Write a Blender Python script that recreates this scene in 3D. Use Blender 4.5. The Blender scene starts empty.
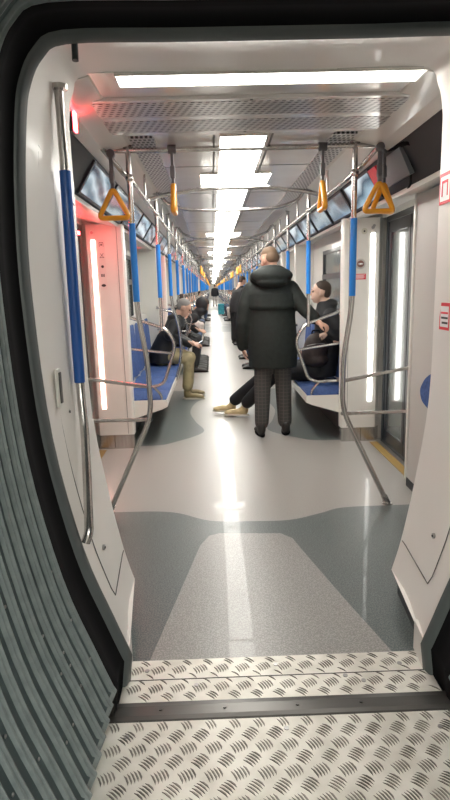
import bpy, math, random
from mathutils import Vector, Matrix, Euler
random.seed(5)
S = bpy.context.scene
COL = S.collection
PI = math.pi
V = Vector

# ------------------------------------------------------------------ materials
MATS = {}
def mat(name, col=(.8,.8,.8), rough=.5, metal=0.0, emit=None, es=0.0, trans=0.0, coat=0.0, spec=None, alpha=None):
    if name in MATS: return MATS[name]
    m = bpy.data.materials.new(name); m.use_nodes = True
    b = m.node_tree.nodes['Principled BSDF']
    b.inputs['Base Color'].default_value = (*col, 1)
    b.inputs['Roughness'].default_value = rough
    b.inputs['Metallic'].default_value = metal
    if emit: b.inputs['Emission Color'].default_value = (*emit, 1); b.inputs['Emission Strength'].default_value = es
    if trans: b.inputs['Transmission Weight'].default_value = trans
    if coat: b.inputs['Coat Weight'].default_value = coat; b.inputs['Coat Roughness'].default_value = .08
    if spec is not None: b.inputs['Specular IOR Level'].default_value = spec
    MATS[name] = m
    return m
def nodes(m): return m.node_tree.nodes, m.node_tree.links, m.node_tree.nodes['Principled BSDF']
def noise_col(m, c1, c2, scale, detail=2, lo=.4, hi=.6, bump=0, coord='Object', stretch=None):
    N, L, b = nodes(m)
    tc = N.new('ShaderNodeTexCoord'); n = N.new('ShaderNodeTexNoise')
    n.inputs['Scale'].default_value = scale; n.inputs['Detail'].default_value = detail
    src = tc.outputs[coord]
    if stretch:
        mp = N.new('ShaderNodeMapping'); mp.inputs['Scale'].default_value = stretch
        L.new(src, mp.inputs['Vector']); src = mp.outputs['Vector']
    L.new(src, n.inputs['Vector'])
    r = N.new('ShaderNodeValToRGB'); r.color_ramp.elements[0].position = lo; r.color_ramp.elements[1].position = hi
    r.color_ramp.elements[0].color = (*c1, 1); r.color_ramp.elements[1].color = (*c2, 1)
    L.new(n.outputs['Fac'], r.inputs['Fac']); L.new(r.outputs['Color'], b.inputs['Base Color'])
    if bump:
        bp = N.new('ShaderNodeBump'); bp.inputs['Strength'].default_value = bump; bp.inputs['Distance'].default_value = .004
        L.new(n.outputs['Fac'], bp.inputs['Height']); L.new(bp.outputs['Normal'], b.inputs['Normal'])
    return m
white = mat('white_panel', (.75,.73,.68), .32, coat=.2)
noise_col(white, (.73,.71,.66), (.77,.75,.70), 3, 3, .35, .65)
bulk = mat('bulkhead_laminate', (.80,.77,.735), .42, coat=.12)
noise_col(bulk, (.78,.75,.715), (.82,.79,.755), 2.2, 3, .35, .65)
greyp = mat('grey_panel', (.52,.50,.47), .35)
ceilm = mat('satin_ceiling', (.80,.78,.76), .22, metal=.35)
noise_col(ceilm, (.77,.75,.73), (.83,.81,.79), 5, 3, .3, .7)
steel = mat('brushed_steel', (.58,.55,.53), .25, metal=1)
noise_col(steel, (.48,.46,.44), (.64,.62,.60), 30, 2, .3, .7, stretch=(1,1,.1))
dsteel = mat('dull_steel', (.38,.37,.36), .35, metal=.9)
blue = mat('blue_sleeve', (.01,.22,.70), .38, coat=.2)
blued = mat('blue_sleeve_dark', (.01,.09,.36), .38, coat=.2)
seatb = mat('blue_seat_fabric', (.04,.09,.26), .8)
noise_col(seatb, (.028,.065,.20), (.055,.11,.30), 60, 2, .35, .65, .15)
orange = mat('orange_grip', (.85,.36,.02), .35, coat=.3)
strapm = mat('grey_strap', (.13,.13,.14), .5)
black = mat('black_rubber', (.006,.006,.007), .9, spec=.15)
rubber = mat('grey_rubber', (.085,.10,.10), .4)
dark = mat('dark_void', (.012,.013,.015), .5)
frame = mat('door_frame', (.022,.026,.032), .3, coat=.2)
seam = mat('seam_shadow_gap', (.10,.095,.09), .6)
glass = mat('tinted_glass', (.42,.47,.46), .12, trans=.75, coat=.0)
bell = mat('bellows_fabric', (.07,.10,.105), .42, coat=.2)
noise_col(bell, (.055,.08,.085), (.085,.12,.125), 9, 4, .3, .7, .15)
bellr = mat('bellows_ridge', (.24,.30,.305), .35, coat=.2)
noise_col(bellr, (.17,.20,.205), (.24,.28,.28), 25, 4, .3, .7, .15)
tread = mat('worn_aluminium', (.74,.71,.66), .48, metal=.35)
noise_col(tread, (.58,.56,.50), (.74,.72,.66), 7, 6, .35, .62, .05)
bar_ = mat('tread_bar', (.22,.20,.18), .45, metal=.5)
noise_col(bar_, (.11,.10,.085), (.30,.28,.245), 12, 5, .35, .68)
fl_l = mat('floor_light', (.3,.3,.3), .34)
fl_d = mat('floor_dark', (.1,.1,.1), .34)
fl_m = mat('floor_mid', (.2,.2,.2), .34)
for m, a, b_ in ((fl_l,(.27,.26,.24),(.40,.385,.36)), (fl_d,(.075,.09,.09),(.16,.18,.175)), (fl_m,(.23,.22,.21),(.36,.35,.33))):
    noise_col(m, a, b_, 170, 2, .42, .62, .04)
    m.node_tree.nodes['Principled BSDF'].inputs['Coat Weight'].default_value = .12
yellow = mat('yellow_sill', (.32,.21,.06), .55)
def lampmat(name, col, s): return mat(name, (.8,.8,.8), .5, emit=col, es=s)
LW = lampmat('lamp_white', (1,.98,.91), 9.5)
LS = lampmat('strip_white', (1,.99,.94), 5.0)
LP = lampmat('strip_pink', (1,.50,.40), 5.0)
LR = lampmat('signal_red', (1,.03,.04), 20.0)
red = mat('red_sticker', (.75,.03,.05), .4)
redpaint = red
whites = mat('white_sticker', (.85,.84,.84), .4)
ink = mat('black_print', (.03,.03,.03), .5)
# perforated sheet: real-surface pattern of dark slots
def perf(name, p, q, skew, dutyu=.5, dutyv=.6, base=(.62,.60,.59)):
    m = mat(name, base, .3, metal=.5); N, L, b = nodes(m)
    tc = N.new('ShaderNodeTexCoord'); sp = N.new('ShaderNodeSeparateXYZ'); L.new(tc.outputs['Object'], sp.inputs[0])
    def M(op, a, b2=None):
        n = N.new('ShaderNodeMath'); n.operation = op
        for i, x in enumerate((a, b2)):
            if x is None: continue
            if isinstance(x, (int, float)): n.inputs[i].default_value = x
            else: L.new(x, n.inputs[i])
        return n.outputs[0]
    y = sp.outputs['Y']; x = M('ADD', sp.outputs['X'], M('MULTIPLY', y, skew))
    row = M('FLOOR', M('DIVIDE', y, q))
    x2 = M('ADD', x, M('MULTIPLY', row, p*.5))
    u = M('LESS_THAN', M('FRACT', M('DIVIDE', x2, p)), dutyu)
    v = M('LESS_THAN', M('FRACT', M('DIVIDE', y, q)), dutyv)
    k = M('MULTIPLY', u, v)
    mx = N.new('ShaderNodeMix'); mx.data_type = 'RGBA'; L.new(k, mx.inputs[0])
    mx.inputs[6].default_value = (*base, 1); mx.inputs[7].default_value = (.035,.033,.032, 1)
    L.new(mx.outputs[2], b.inputs['Base Color'])
    L.new(M('SUBTRACT', .5, M('MULTIPLY', k, .5)), b.inputs['Metallic'])
    return m
perfA = perf('slotted_grille', .034, .030, .9, .52, .55)
perfB = perf('dotted_grille', .026, .050, 0, .6, .62)
plaid = mat('plaid_wool', (.09,.085,.08), .85)
def plaid_nodes():
    N, L, b = nodes(plaid)
    tc = N.new('ShaderNodeTexCoord'); sp = N.new('ShaderNodeSeparateXYZ'); L.new(tc.outputs['Object'], sp.inputs[0])
    outs = []
    for ax in ('X','Z'):
        d = N.new('ShaderNodeMath'); d.operation = 'DIVIDE'; d.inputs[1].default_value = .035; L.new(sp.outputs[ax], d.inputs[0])
        f = N.new('ShaderNodeMath'); f.operation = 'FRACT'; L.new(d.outputs[0], f.inputs[0])
        l = N.new('ShaderNodeMath'); l.operation = 'LESS_THAN'; l.inputs[1].default_value = .16; L.new(f.outputs[0], l.inputs[0]); outs.append(l.outputs[0])
    a = N.new('ShaderNodeMath'); a.operation = 'MAXIMUM'; L.new(outs[0], a.inputs[0]); L.new(outs[1], a.inputs[1])
    mx = N.new('ShaderNodeMix'); mx.data_type = 'RGBA'; L.new(a.outputs[0], mx.inputs[0])
    mx.inputs[6].default_value = (.050,.048,.046,1); mx.inputs[7].default_value = (.085,.078,.070,1); L.new(mx.outputs[2], b.inputs['Base Color'])
plaid_nodes()
def cloth(name, c, rough=.8, sc=9):
    m = mat(name, c, rough); noise_col(m, tuple(x*.75 for x in c), tuple(min(1,x*1.25) for x in c), sc, 4, .35, .65, .5); return m
parka = cloth('dark_green_parka', (.007,.011,.009), .75, 26)
blackc = cloth('black_cloth', (.010,.010,.012), .75)
puffer = cloth('black_puffer', (.012,.012,.014), .65, 14)
khaki = cloth('khaki_cotton', (.33,.27,.15))
skin = mat('skin', (.56,.33,.24), .5)
skin2 = mat('pale_skin', (.62,.40,.31), .5)
hairf = mat('fair_brown_hair', (.16,.10,.06), .7)
haird = mat('dark_brown_hair', (.045,.028,.02), .7)
hairg = mat('grey_hair', (.22,.20,.19), .7)
leather = mat('black_leather', (.02,.018,.017), .5)
beige = mat('beige_suede', (.58,.45,.25), .75)
olive = mat('olive_trainer', (.22,.17,.08), .6)
solew = mat('pale_sole', (.65,.60,.50), .6)
eyem = mat('eye', (.02,.015,.012), .15)
bagm = cloth('brown_black_bag', (.040,.026,.024), .7, 22)

# ------------------------------------------------------------------ mesh helper
def fillet(pts, r, n=5):
    pts = [V(p) for p in pts]
    if r <= 0 or len(pts) < 3: return pts
    out = [pts[0]]
    for a, b, c in zip(pts, pts[1:], pts[2:]):
        u = (a-b); w = (c-b); d = min(r, u.length*.49, w.length*.49)
        p, q = b+u.normalized()*d, b+w.normalized()*d
        for i in range(n+1):
            t = i/n; out.append(p*(1-t)**2 + b*2*t*(1-t) + q*t*t)
    out.append(pts[-1]); return out
class MB:
    def __init__(s): s.v = []; s.f = []; s.m = []; s.sm = []
    def add(s, vs, fs, mi=0, smooth=False):
        o = len(s.v); s.v += [tuple(x) for x in vs]
        for f in fs: s.f.append(tuple(i+o for i in f)); s.m.append(mi); s.sm.append(smooth)
        return s
    def box(s, a, b, mi=0, M=None, bev=0):
        x0,y0,z0 = [min(p,q) for p,q in zip(a,b)]; x1,y1,z1 = [max(p,q) for p,q in zip(a,b)]
        e = min(bev, (x1-x0)*.45, (y1-y0)*.45, (z1-z0)*.45)
        if e <= 0:
            vs = [(x,y,z) for x in (x0,x1) for y in (y0,y1) for z in (z0,z1)]
            fs = [(0,1,3,2),(4,6,7,5),(0,4,5,1),(2,3,7,6),(0,2,6,4),(1,5,7,3)]
        else:
            vs = []; idx = {}
            for i,x in enumerate((x0,x1)):
                for j,y in enumerate((y0,y1)):
                    for k,z in enumerate((z0,z1)):
                        sx = e if i==0 else -e; sy = e if j==0 else -e; sz = e if k==0 else -e
                        idx[i,j,k,0] = len(vs); vs.append((x, y+sy, z+sz))
                        idx[i,j,k,1] = len(vs); vs.append((x+sx, y, z+sz))
                        idx[i,j,k,2] = len(vs); vs.append((x+sx, y+sy, z))
            I = idx; fs = []
            for i in (0,1): fs.append((I[i,0,0,0],I[i,1,0,0],I[i,1,1,0],I[i,0,1,0]))
            for j in (0,1): fs.append((I[0,j,0,1],I[1,j,0,1],I[1,j,1,1],I[0,j,1,1]))
            for k in (0,1): fs.append((I[0,0,k,2],I[1,0,k,2],I[1,1,k,2],I[0,1,k,2]))
            for j in (0,1):
                for k in (0,1): fs.append((I[0,j,k,1],I[1,j,k,1],I[1,j,k,2],I[0,j,k,2]))
            for i in (0,1):
                for k in (0,1): fs.append((I[i,0,k,0],I[i,1,k,0],I[i,1,k,2],I[i,0,k,2]))
            for i in (0,1):
                for j in (0,1): fs.append((I[i,j,0,0],I[i,j,1,0],I[i,j,1,1],I[i,j,0,1]))
            for i in (0,1):
                for j in (0,1):
                    for k in (0,1): fs.append((I[i,j,k,0],I[i,j,k,1],I[i,j,k,2]))
        if M is not None: vs = [M @ V(p) for p in vs]
        return s.add(vs, fs, mi)
    def loft(s, rings, mi=0, closed=True, caps=True, smooth=True):
        n = len(rings[0]); vs = [p for r in rings for p in r]; fs = []
        for i in range(len(rings)-1):
            for j in range(n if closed else n-1):
                k = (j+1) % n
                fs.append((i*n+j, i*n+k, (i+1)*n+k, (i+1)*n+j))
        s.add(vs, fs, mi, smooth)
        if caps and closed:
            s.add(rings[0], [tuple(range(n))], mi); s.add(rings[-1], [tuple(range(n))], mi)
        return s
    def tube(s, pts, r, mi=0, seg=12, fil=0, caps=True):
        pts = fillet(pts, fil); n = len(pts)
        rr = r if isinstance(r, (list, tuple)) else [r]*n
        if len(rr) != n: rr = [rr[0] + (rr[-1]-rr[0])*i/(n-1) for i in range(n)]
        d0 = (pts[1]-pts[0]).normalized(); up = V((0,0,1)) if abs(d0.z) < .9 else V((1,0,0))
        x = d0.cross(up).normalized(); rings = []
        for i, p in enumerate(pts):
            d = ((pts[min(i+1,n-1)]-p).normalized() + (p-pts[max(i-1,0)]).normalized()).normalized()
            x = (x - d*x.dot(d)).normalized(); y = d.cross(x)
            rings.append([p + (x*math.cos(a)+y*math.sin(a))*rr[i] for a in [2*PI*k/seg for k in range(seg)]])
        return s.loft(rings, mi, caps=caps)
    def prism(s, poly, axis, a, b, mi=0):
        def P(p, t):
            return {'x':(t,p[0],p[1]), 'y':(p[0],t,p[1]), 'z':(p[0],p[1],t)}[axis]
        n = len(poly); vs = [P(p,a) for p in poly]+[P(p,b) for p in poly]
        fs = [tuple(range(n)), tuple(range(2*n-1,n-1,-1))]+[(i,(i+1)%n,(i+1)%n+n,i+n) for i in range(n)]
        return s.add(vs, fs, mi)
    def disc(s, c, r, axis, t, mi=0, seg=20):
        c = V(c); a = {'x':V((t,0,0)),'y':V((0,t,0)),'z':V((0,0,t))}[axis]
        return s.tube([c, c+a], r, mi, seg)
    def sphere(s, c, r, mi=0, seg=14, ring=8, M=None):
        c = V(c); r = V(r) if not isinstance(r,(int,float)) else V((r,r,r))
        vs = []; fs = []
        for i in range(1, ring):
            t = PI*i/ring
            for j in range(seg):
                a = 2*PI*j/seg; vs.append(V((math.sin(t)*math.cos(a)*r.x, math.sin(t)*math.sin(a)*r.y, math.cos(t)*r.z)))
        vs.append(V((0,0,r.z))); vs.append(V((0,0,-r.z)))
        for i in range(ring-2):
            for j in range(seg):
                k = (j+1)%seg; fs.append((i*seg+j, (i+1)*seg+j, (i+1)*seg+k, i*seg+k))
        T = len(vs)-2
        for j in range(seg):
            k = (j+1)%seg; fs.append((T, j, k)); fs.append((T+1, (ring-2)*seg+k, (ring-2)*seg+j))
        if M is not None: vs = [M @ p for p in vs]
        return s.add([p+c for p in vs], fs, mi, True)
    def mesh(s, name, mats):
        me = bpy.data.meshes.new(name); me.from_pydata(s.v, [], s.f)
        for m in (mats if isinstance(mats, (list,tuple)) else [mats]): me.materials.append(m)
        me.polygons.foreach_set('material_index', s.m); me.polygons.foreach_set('use_smooth', s.sm)
        me.update()
        import bmesh as bm_
        b = bm_.new(); b.from_mesh(me); bm_.ops.recalc_face_normals(b, faces=b.faces); b.to_mesh(me); b.free()
        return me
    def build(s, name, mats, parent=None, loc=None):
        o = bpy.data.objects.new(name, s.mesh(name, mats)); COL.objects.link(o)
        if loc: o.location = loc
        if parent: o.parent = parent
        return o
    def local(s, off):
        off = V(off); s.v = [tuple(V(p)-off) for p in s.v]; return s
def tag(o, label, cat, group=None, kind=None):
    if label: o['label'] = label
    if cat: o['category'] = cat
    if group: o['group'] = group
    if kind: o['kind'] = kind
    return o
def struct(o, label, cat='structure'):
    o['kind'] = 'structure'; o['label'] = label; o['category'] = cat; return o
def empty(name, loc=(0,0,0), rz=0):
    o = bpy.data.objects.new(name, None); COL.objects.link(o); o.location = loc; o.rotation_euler = (0,0,rz); o.empty_display_size = .1
    return o
def kids(o): return [c for c in bpy.data.objects if c.parent == o]
KID = {}
def copy_tree(o, loc=None, sx=None, rz=None, label=None, group=None):
    def ch(a):
        if a.name not in KID: KID[a.name] = kids(a)
        return KID[a.name]
    def rec(a, par):
        c = a.copy(); COL.objects.link(c)
        if par: c.parent = par
        for k in ch(a): rec(k, c)
        return c
    r = rec(o, None)
    if loc is not None: r.location = loc
    if sx is not None: r.scale.x = sx
    if rz is not None: r.rotation_euler.z = rz
    if label: r['label'] = label
    if group: r['group'] = group
    return r
ORD = ['zeroth','nearest','second','third','fourth','fifth','sixth','seventh','eighth','ninth','tenth','eleventh','twelfth','thirteenth','fourteenth','fifteenth','sixteenth','seventeenth','eighteenth','nineteenth','twentieth']
def ordn(i): return ORD[i] if i < len(ORD) else '%dth' % i
SIDES = ((-1,'left'), (1,'right'))

NC = 4; CAR = 19.8; PER = 4.4; END = 2.4 + CAR*NC
doors = [(3.65 if k == 0 else 7.95+PER*(k-1), 4.95+PER*k) for k in range(4)]   # one carriage
benches = [(5.08+PER*k, 7.86+PER*k) for k in range(3)]

# ------------------------------------------------------------------ floor
def build_floor():
    b = MB()
    b.add([(-1.4,1.94,0),(1.4,1.94,0),(1.4,END,0),(-1.4,END,0)], [(0,1,2,3)], 0)
    b.add([(-1.4,1.94,-.08),(1.4,1.94,-.08),(1.4,END,-.08),(-1.4,END,-.08)], [(3,2,1,0)], 0)
    def patch(pts, mi, z):
        b.add([(x,y,z) for x,y in pts], [tuple(range(len(pts)))], mi)
    def curve(pts, n=6):   # Catmull-Rom
        P = [V((*p,0)) for p in pts]; P = [P[0]]+P+[P[-1]]; out = []
        for i in range(1, len(P)-2):
            for k in range(n):
                t = k/n; a,b_,c,d = P[i-1],P[i],P[i+1],P[i+2]
                q = .5*((2*b_)+(-a+c)*t+(2*a-5*b_+4*c-d)*t*t+(-a+3*b_-3*c+d)*t*t*t); out.append((q.x,q.y))
        out.append((P[-2].x,P[-2].y)); return out
    for c in range(NC):
        o = c*CAR
        # dark vestibule with pale trapezoid
        edge = curve([(-1.35,3.49),(-.95,3.48),(-.52,3.45),(-.26,3.29),(0,3.26),(.24,3.26),(.45,3.35),(.62,3.43),(1.0,3.44),(1.35,3.44)])
        n = len(edge)
        for (x0,y0),(x1,y1) in zip(edge, edge[1:]): patch([(x0,o+1.94),(x1,o+1.94),(x1,o+y1),(x0,o+y0)], 1, .0006)
        patch([(x,y+o) for x,y in [(-.49,1.94),(.47,1.94),(.37,2.34),(.25,2.86),(.22,3.0),(.16,3.07),(-.2,3.10),(-.26,3.07),(-.31,2.95)]], 2, .0012)
        for k in range(3):
            y0 = o+5.06+PER*k
            for s in (-1,1):
                e = curve([(1.3,y0),(.8,y0+.0),(.62,y0+.08),(.33,y0+.45),(.42,y0+.9),(.50,y0+1.4),(.46,y0+1.9),(.33,y0+2.4),(.5,y0+2.75),(.8,y0+2.85),(1.3,y0+2.85)])
                for (xa,ya),(xb,yb) in zip(e, e[1:]):
                    if abs(ya-yb) < 1e-4: continue
                    patch([(s*xa,ya),(s*1.32,ya),(s*1.32,yb),(s*xb,yb)], 1, .0006)
        if c: 
            patch([(-1.3,o-1.0),(1.3,o-1.0),(1.3,o+1.94),(-1.3,o+1.94)], 1, .0005)
    return struct(b.build('floor', [fl_l, fl_d, fl_m]), 'speckled grey rubber floor with dark curved areas running down the aisle', 'floor')
build_floor()

# tread plates in the gangway (raised five-bar pattern)
def tread_plate(y0, y1, x0f, x1f, label, z=0.004, yseam=None, seed=1):
    rnd = random.Random(seed)
    root = empty('tread_plate', (0,(y0+y1)/2,0)); b = MB()
    b.prism([(x0f,y0),(x1f,y0),(x1f,y1),(x0f,y1)], 'z', z-.01, z); b.local(root.location)
    b.build('plate', tread, root)
    t = MB(); px, py = .080, .050
    ny = int((y1-y0)/py)+2; nx = int((x1f-x0f)/px)+3
    for i in range(nx):
        for j in range(ny):
            cx, cy = x0f + (i+(.5 if j%2 else 0))*px, y0+(j+.35)*py
            a = math.radians(-64 if j%2 else -42)
            d = V((math.cos(a), math.sin(a), 0)); n = V((-d.y, d.x, 0))
            for k in (-2,-1,0,1,2):
                L = .0245*(1-.06*abs(k)); c = V((cx,cy,0))+n*(k*.0104)
                if c.x < x0f+.018 or c.x > x1f-.018 or c.y < y0+.014 or c.y > y1-.014: continue
                if yseam and abs(c.y-yseam) < .012: continue
                hw = .0036; bow = n*.003
                pts = [c-d*L, c-d*L*.45+n*hw+bow, c+d*L*.45+n*hw+bow, c+d*L, c+d*L*.45-n*hw*.6+bow, c-d*L*.45-n*hw*.6+bow]
                top = [q.lerp(c+bow*.6,.25)+V((0,0,z+.0022)) for q in pts]; bot = [q+V((0,0,z)) for q in pts]
                t.add(bot+top, [(6,7,8,9,10,11)]+[(m,(m+1)%6,(m+1)%6+6,m+6) for m in range(6)], 0)
    t.local(root.location); tb = t.build('tread_bars', bar_, root); tb['kind'] = 'stuff'
    spots = [(x0f+.08,y1-.06),(0,y1-.05),(x1f-.1,y1-.07),(.25,y0+.1),(.31,y0+.07),(-.3,y0+.08)]
    for (sx,sy) in spots:
        sc = MB(); sc.disc((sx,sy,z-.001), .009, 'z', .0028); sc.local(root.location); sc.build('screw_head', dsteel, root)
    if yseam:
        q = MB(); q.box((x0f+.003,yseam-.0018,z),(x1f-.003,yseam+.0018,z+.0008)); q.local(root.location); q.build('seam_line', black, root)
    tag(root, label, 'floor plate'); return root
tread_plate(1.725, 1.952, -.57, .57, 'narrow worn diamond tread plate between the rubber floor and the black joint strip', .004, 1.84, 2)
tread_plate(.55, 1.635, -.60, .60, 'large worn diamond tread plate in the foreground of the gangway', .004, None, 3)
b = MB(); b.prism([(1.636,.0),(1.640,.008),(1.655,.012),(1.70,.011),(1.725,.005),(1.728,0)], 'x', -.60, .60)
for x in (-.2,.05,.27,-.42): b.disc((x,1.68,.010), .006, 'z', .005)
js = b.build('joint_strip', mat('oily_strip', (.10,.095,.09), .32, metal=.7)); tag(js, 'oily dark metal strip covering the joint between the two tread plates', 'strip')
b = MB(); b.box((-.72,-.7,-.06),(.72,.55,.004)); b.box((-1.0,-.3,-.10),(1.0,1.96,-.012)); struct(b.build('trim_1', dark), 'dark under-plate below the gangway walkway', 'floor base')

# ------------------------------------------------------------------ gangway ring profiles
P0 = [(.545,.11),(.60,.26),(.69,.53),(.765,.94),(.79,1.4),(.782,1.7),(.758,1.94),(.735,2.04),(.69,2.115),(.61,2.155),(.3,2.155)]
P1 = [(.60,.11),(.64,.26),(.69,.53),(.74,.92),(.745,1.4),(.745,1.7),(.745,2.0),(.742,2.10),(.72,2.19),(.66,2.25),(.3,2.25)]
def full(prof, y, low=None):
    r = list(prof)
    if low: r = low + r
    return [V((x,y,z)) for x,z in r] + [V((-x,y,z)) for x,z in reversed(r)]
def mixp(a, b, t): return [((1-t)*x+t*u, (1-t)*z+t*w) for (x,z),(u,w) in zip(a,b)]
def smooth_prof(prof, n=4):
    P = [V((*p,0)) for p in prof]; P = [P[0]]+P+[P[-1]]; out = []
    for i in range(1, len(P)-2):
        for k in range(n):
            t = k/n; a,b_,c,d = P[i-1],P[i],P[i+1],P[i+2]
            q = .5*((2*b_)+(-a+c)*t+(2*a-5*b_+4*c-d)*t*t+(-a+3*b_-3*c+d)*t*t*t); out.append((q.x,q.y))
    out.append(prof[-1]); return out
SP0, SP1 = smooth_prof(P0), smooth_prof(P1)
def wall_end(yc, flip, name, label, bulkmat=None):
    """bulkhead: funnel from the gangway mouth (yc+1.85) to the saloon (yc+2.4); flip mirrors in Y about yc"""
    b = MB()
    def Y(y): return yc + (y if not flip else -y)
    rings = [full(mixp(SP0,SP1,t), Y(y)) for y,t in ((1.85,0),(1.87,0.03),(2.0,.45),(2.12,.8),(2.22,.97),(2.4,1))]
    b.loft(rings, 0, closed=False)
    for s in (-1,1):      # legs of the bulkhead down to the floor
        b.prism([(s*.545,Y(1.85)),(s*.556,Y(1.975)),(s*.70,Y(1.975)),(s*.70,Y(1.85))], 'z', 0, .125)
        b.prism([(s*.545,Y(1.85)),(s*.60,Y(2.4)),(s*.74,Y(2.4)),(s*.74,Y(1.85))], 'z', .1095, .111)
        # recessed kick plate
        b.prism([(s*.59,Y(1.975)),(s*.625,Y(2.38)),(s*.70,Y(2.38)),(s*.70,Y(1.975))], 'z', 0, .11, 1)
    # saloon-side face
    outer = []
    for p in rings[-1]:
        sx = 1 if p.x > 0 else -1
        outer.append(V((sx*1.36, p.y, p.z)) if abs(p.x) > .7 and p.z < 2.0 or p.z < .9 else V((p.x*1.2, p.y, 2.45)))
    n = len(outer)
    b.add(rings[-1]+outer, [(i,i+1,n+i+1,n+i) for i in range(n-1)], 0)
    # mouth-side face
    outer = [V((p.x*1.5, p.y, p.z+(.35 if p.z>2 else 0))) for p in rings[0]]
    b.add(rings[0]+outer, [(i,i+1,n+i+1,n+i) for i in range(n-1)], 0)
    # seams and lock screws on the funnel panels
    def on(s, y, z):
        t = min(1, max(0, (y-1.85)/.5)); pr = mixp(SP0,SP1,t)
        for (x0,z0),(x1,z1) in zip(pr, pr[1:]):
            if z0 <= z <= z1: return s*((x0+(x1-x0)*(z-z0)/(z1-z0+1e-9))-.0012)
        return s*pr[0][0]
    for s in (-1,1):
        path = [(1.985,1.88),(1.985,1.2),(1.985,.7),(1.985,.30),(2.00,.262),(2.38,.262)]
        pts = []
        for (ya,za),(yb,zb) in zip(path, path[1:]):
            for i in range(8): pts.append((ya+(yb-ya)*i/8, za+(zb-za)*i/8))
        pts.append(path[-1])
        b.tube([V((on(s,y,z), Y(y), z)) for y,z in pts], .0022, 2, 5)
        b.tube([V((on(s,y,1.90-.12*(y-1.985)/.35), Y(y), 1.90-.12*(y-1.985)/.35)) for y in (1.985,2.03,2.1,2.2,2.3,2.38)], .0022, 2, 5)
        for (y,z) in ((2.09,.42),(2.08,1.66),(2.08,.98)):
            x = on(s,y,z); b.disc((x+s*.004,Y(y),z), .011, 'x', -s*.008, 3); b.disc((x,Y(y),z), .005, 'x', -s*.007, 1)
    return struct(b.build(name, [bulk, dark, seam, dsteel]), label, 'wall')
wall_end(0, False, 'wall_front', 'glossy off-white bulkhead framing the nearest gangway opening')
# recessed latch on left funnel panel
b = MB(); b.box((-.005,-.02,-.07),(.008,.02,.07),0,bev=.004); b.box((-.001,-.011,-.055),(.0125,.011,.055),1)
la = b.build('panel_latch', [white, seam], None, (-.758,1.975,1.09)); tag(la, 'slim recessed latch plate on the left bulkhead panel', 'latch')
b = MB(); b.box((-.008,-.02,-.07),(.005,.02,.07),0,bev=.004); b.box((-.0125,-.011,-.055),(.001,.011,.055),1)
la = b.build('panel_latch', [dsteel, seam], None, (.752,2.13,.72)); tag(la, 'slim recessed latch plate on the right bulkhead panel', 'latch')

# rubber seal ring, black gap and bellows
def scalep(prof, dx, dz): 
    return [(x+dx*(1 if x>.05 else 0), z+(dz if z>2.0 else 0)) for x,z in prof]
LOWP = [(.545,0.0)]
def ringat(y, grow, low=.56):
    out = []
    pr = [(low,-.01)] + SP0
    n = len(pr)
    for i,(x,z) in enumerate(pr):
        a = pr[max(i-1,0)]; c = pr[min(i+1,n-1)]; t = V((c[0]-a[0], c[1]-a[1])).normalized(); nn = V((t.y,-t.x))
        out.append((x+nn.x*grow, z+nn.y*grow*(0 if i==0 else 1)))
    return [V((x,y,z)) for x,z in out]+[V((-x,y,z)) for x,z in reversed(out)]
def gangway(yc, full_=True):
    rt = empty('gangway_seal', (0,yc+1.8,0))
    b = MB(); b.loft([ringat(yc+1.852,.0), ringat(yc+1.852,-.006), ringat(yc+1.845,-.012), ringat(yc+1.83,-.006), ringat(yc+1.815,-.003), ringat(yc+1.808,.004), ringat(yc+1.806,.02)], 0, closed=False)
    b.local(rt.location); b.build('rubber_lip', rubber, rt)
    b = MB(); b.loft([ringat(yc+1.807,.012), ringat(yc+1.795,.022), ringat(yc+1.70,.022), ringat(yc+1.69,.014), ringat(yc+1.655,.018)], 0, closed=False); b.local(rt.location)
    b.build('recess', black, rt)
    return rt
g = gangway(0); tag(g, 'grey rubber lip and black recess around the nearest gangway mouth', 'seal')
def bellows(y0, y1, period=.066):
    rt = empty('gangway_bellows', (0,(y0+y1)/2,0)); b = MB(); n = int(round((y1-y0)/period)); rings = []; mis = []
    step = (y1-y0)/n
    for i in range(n):
        y = y1 - i*step
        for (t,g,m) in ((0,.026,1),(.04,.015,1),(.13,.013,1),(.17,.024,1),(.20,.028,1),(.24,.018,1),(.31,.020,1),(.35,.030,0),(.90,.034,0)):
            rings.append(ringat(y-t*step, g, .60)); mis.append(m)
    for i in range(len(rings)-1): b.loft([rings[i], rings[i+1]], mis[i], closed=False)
    # small stitched tabs on the folds
    b.local(rt.location); b.build('pleats', [bell, bellr], rt)
    s = MB(); rnd = random.Random(4)
    for i in range(n):
        for sd in (-1,1):
            for k in range(3):
                z = rnd.uniform(.15,1.2); y = y1-(i+.55)*step
                pr = [(.60,-.01)]+SP0
                for (x0,z0),(x1,z1) in zip(pr,pr[1:]):
                    if z0<=z<=z1: x = x0+(x1-x0)*(z-z0)/(z1-z0+1e-9)
                s.sphere((sd*(x+.030),y,z), (.003,.005,.005), 0, 8, 5)
    s.local(rt.location); st = s.build('rivets', dsteel, rt); st['kind'] = 'stuff'
    return rt
bl = bellows(-.30, 1.66); tag(bl, 'ribbed grey-green gangway bellows wrapping round the foreground walkway', 'bellows')

# ------------------------------------------------------------------ car shell: walls, ceiling, coves
# nearest car behind the camera, seen only in reflections
def shell_box(y0, y1):
    b = MB()
    b.box((-1.45,y0,-.12),(1.45,y1,-.01),1); b.box((-1.45,y0,2.26),(1.45,y1,2.4),0)
    for s in (-1,1): b.box((s*1.33,y0,-.1),(s*1.45,y1,2.4),0)
    b.box((-1.45,y0-.05,-.1),(1.45,y0,2.4),0); return b
struct(shell_box(-5.0,-.75).build('wall_back', [white, fl_l]), 'plain shell of the carriage behind the walkway', 'wall')

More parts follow.
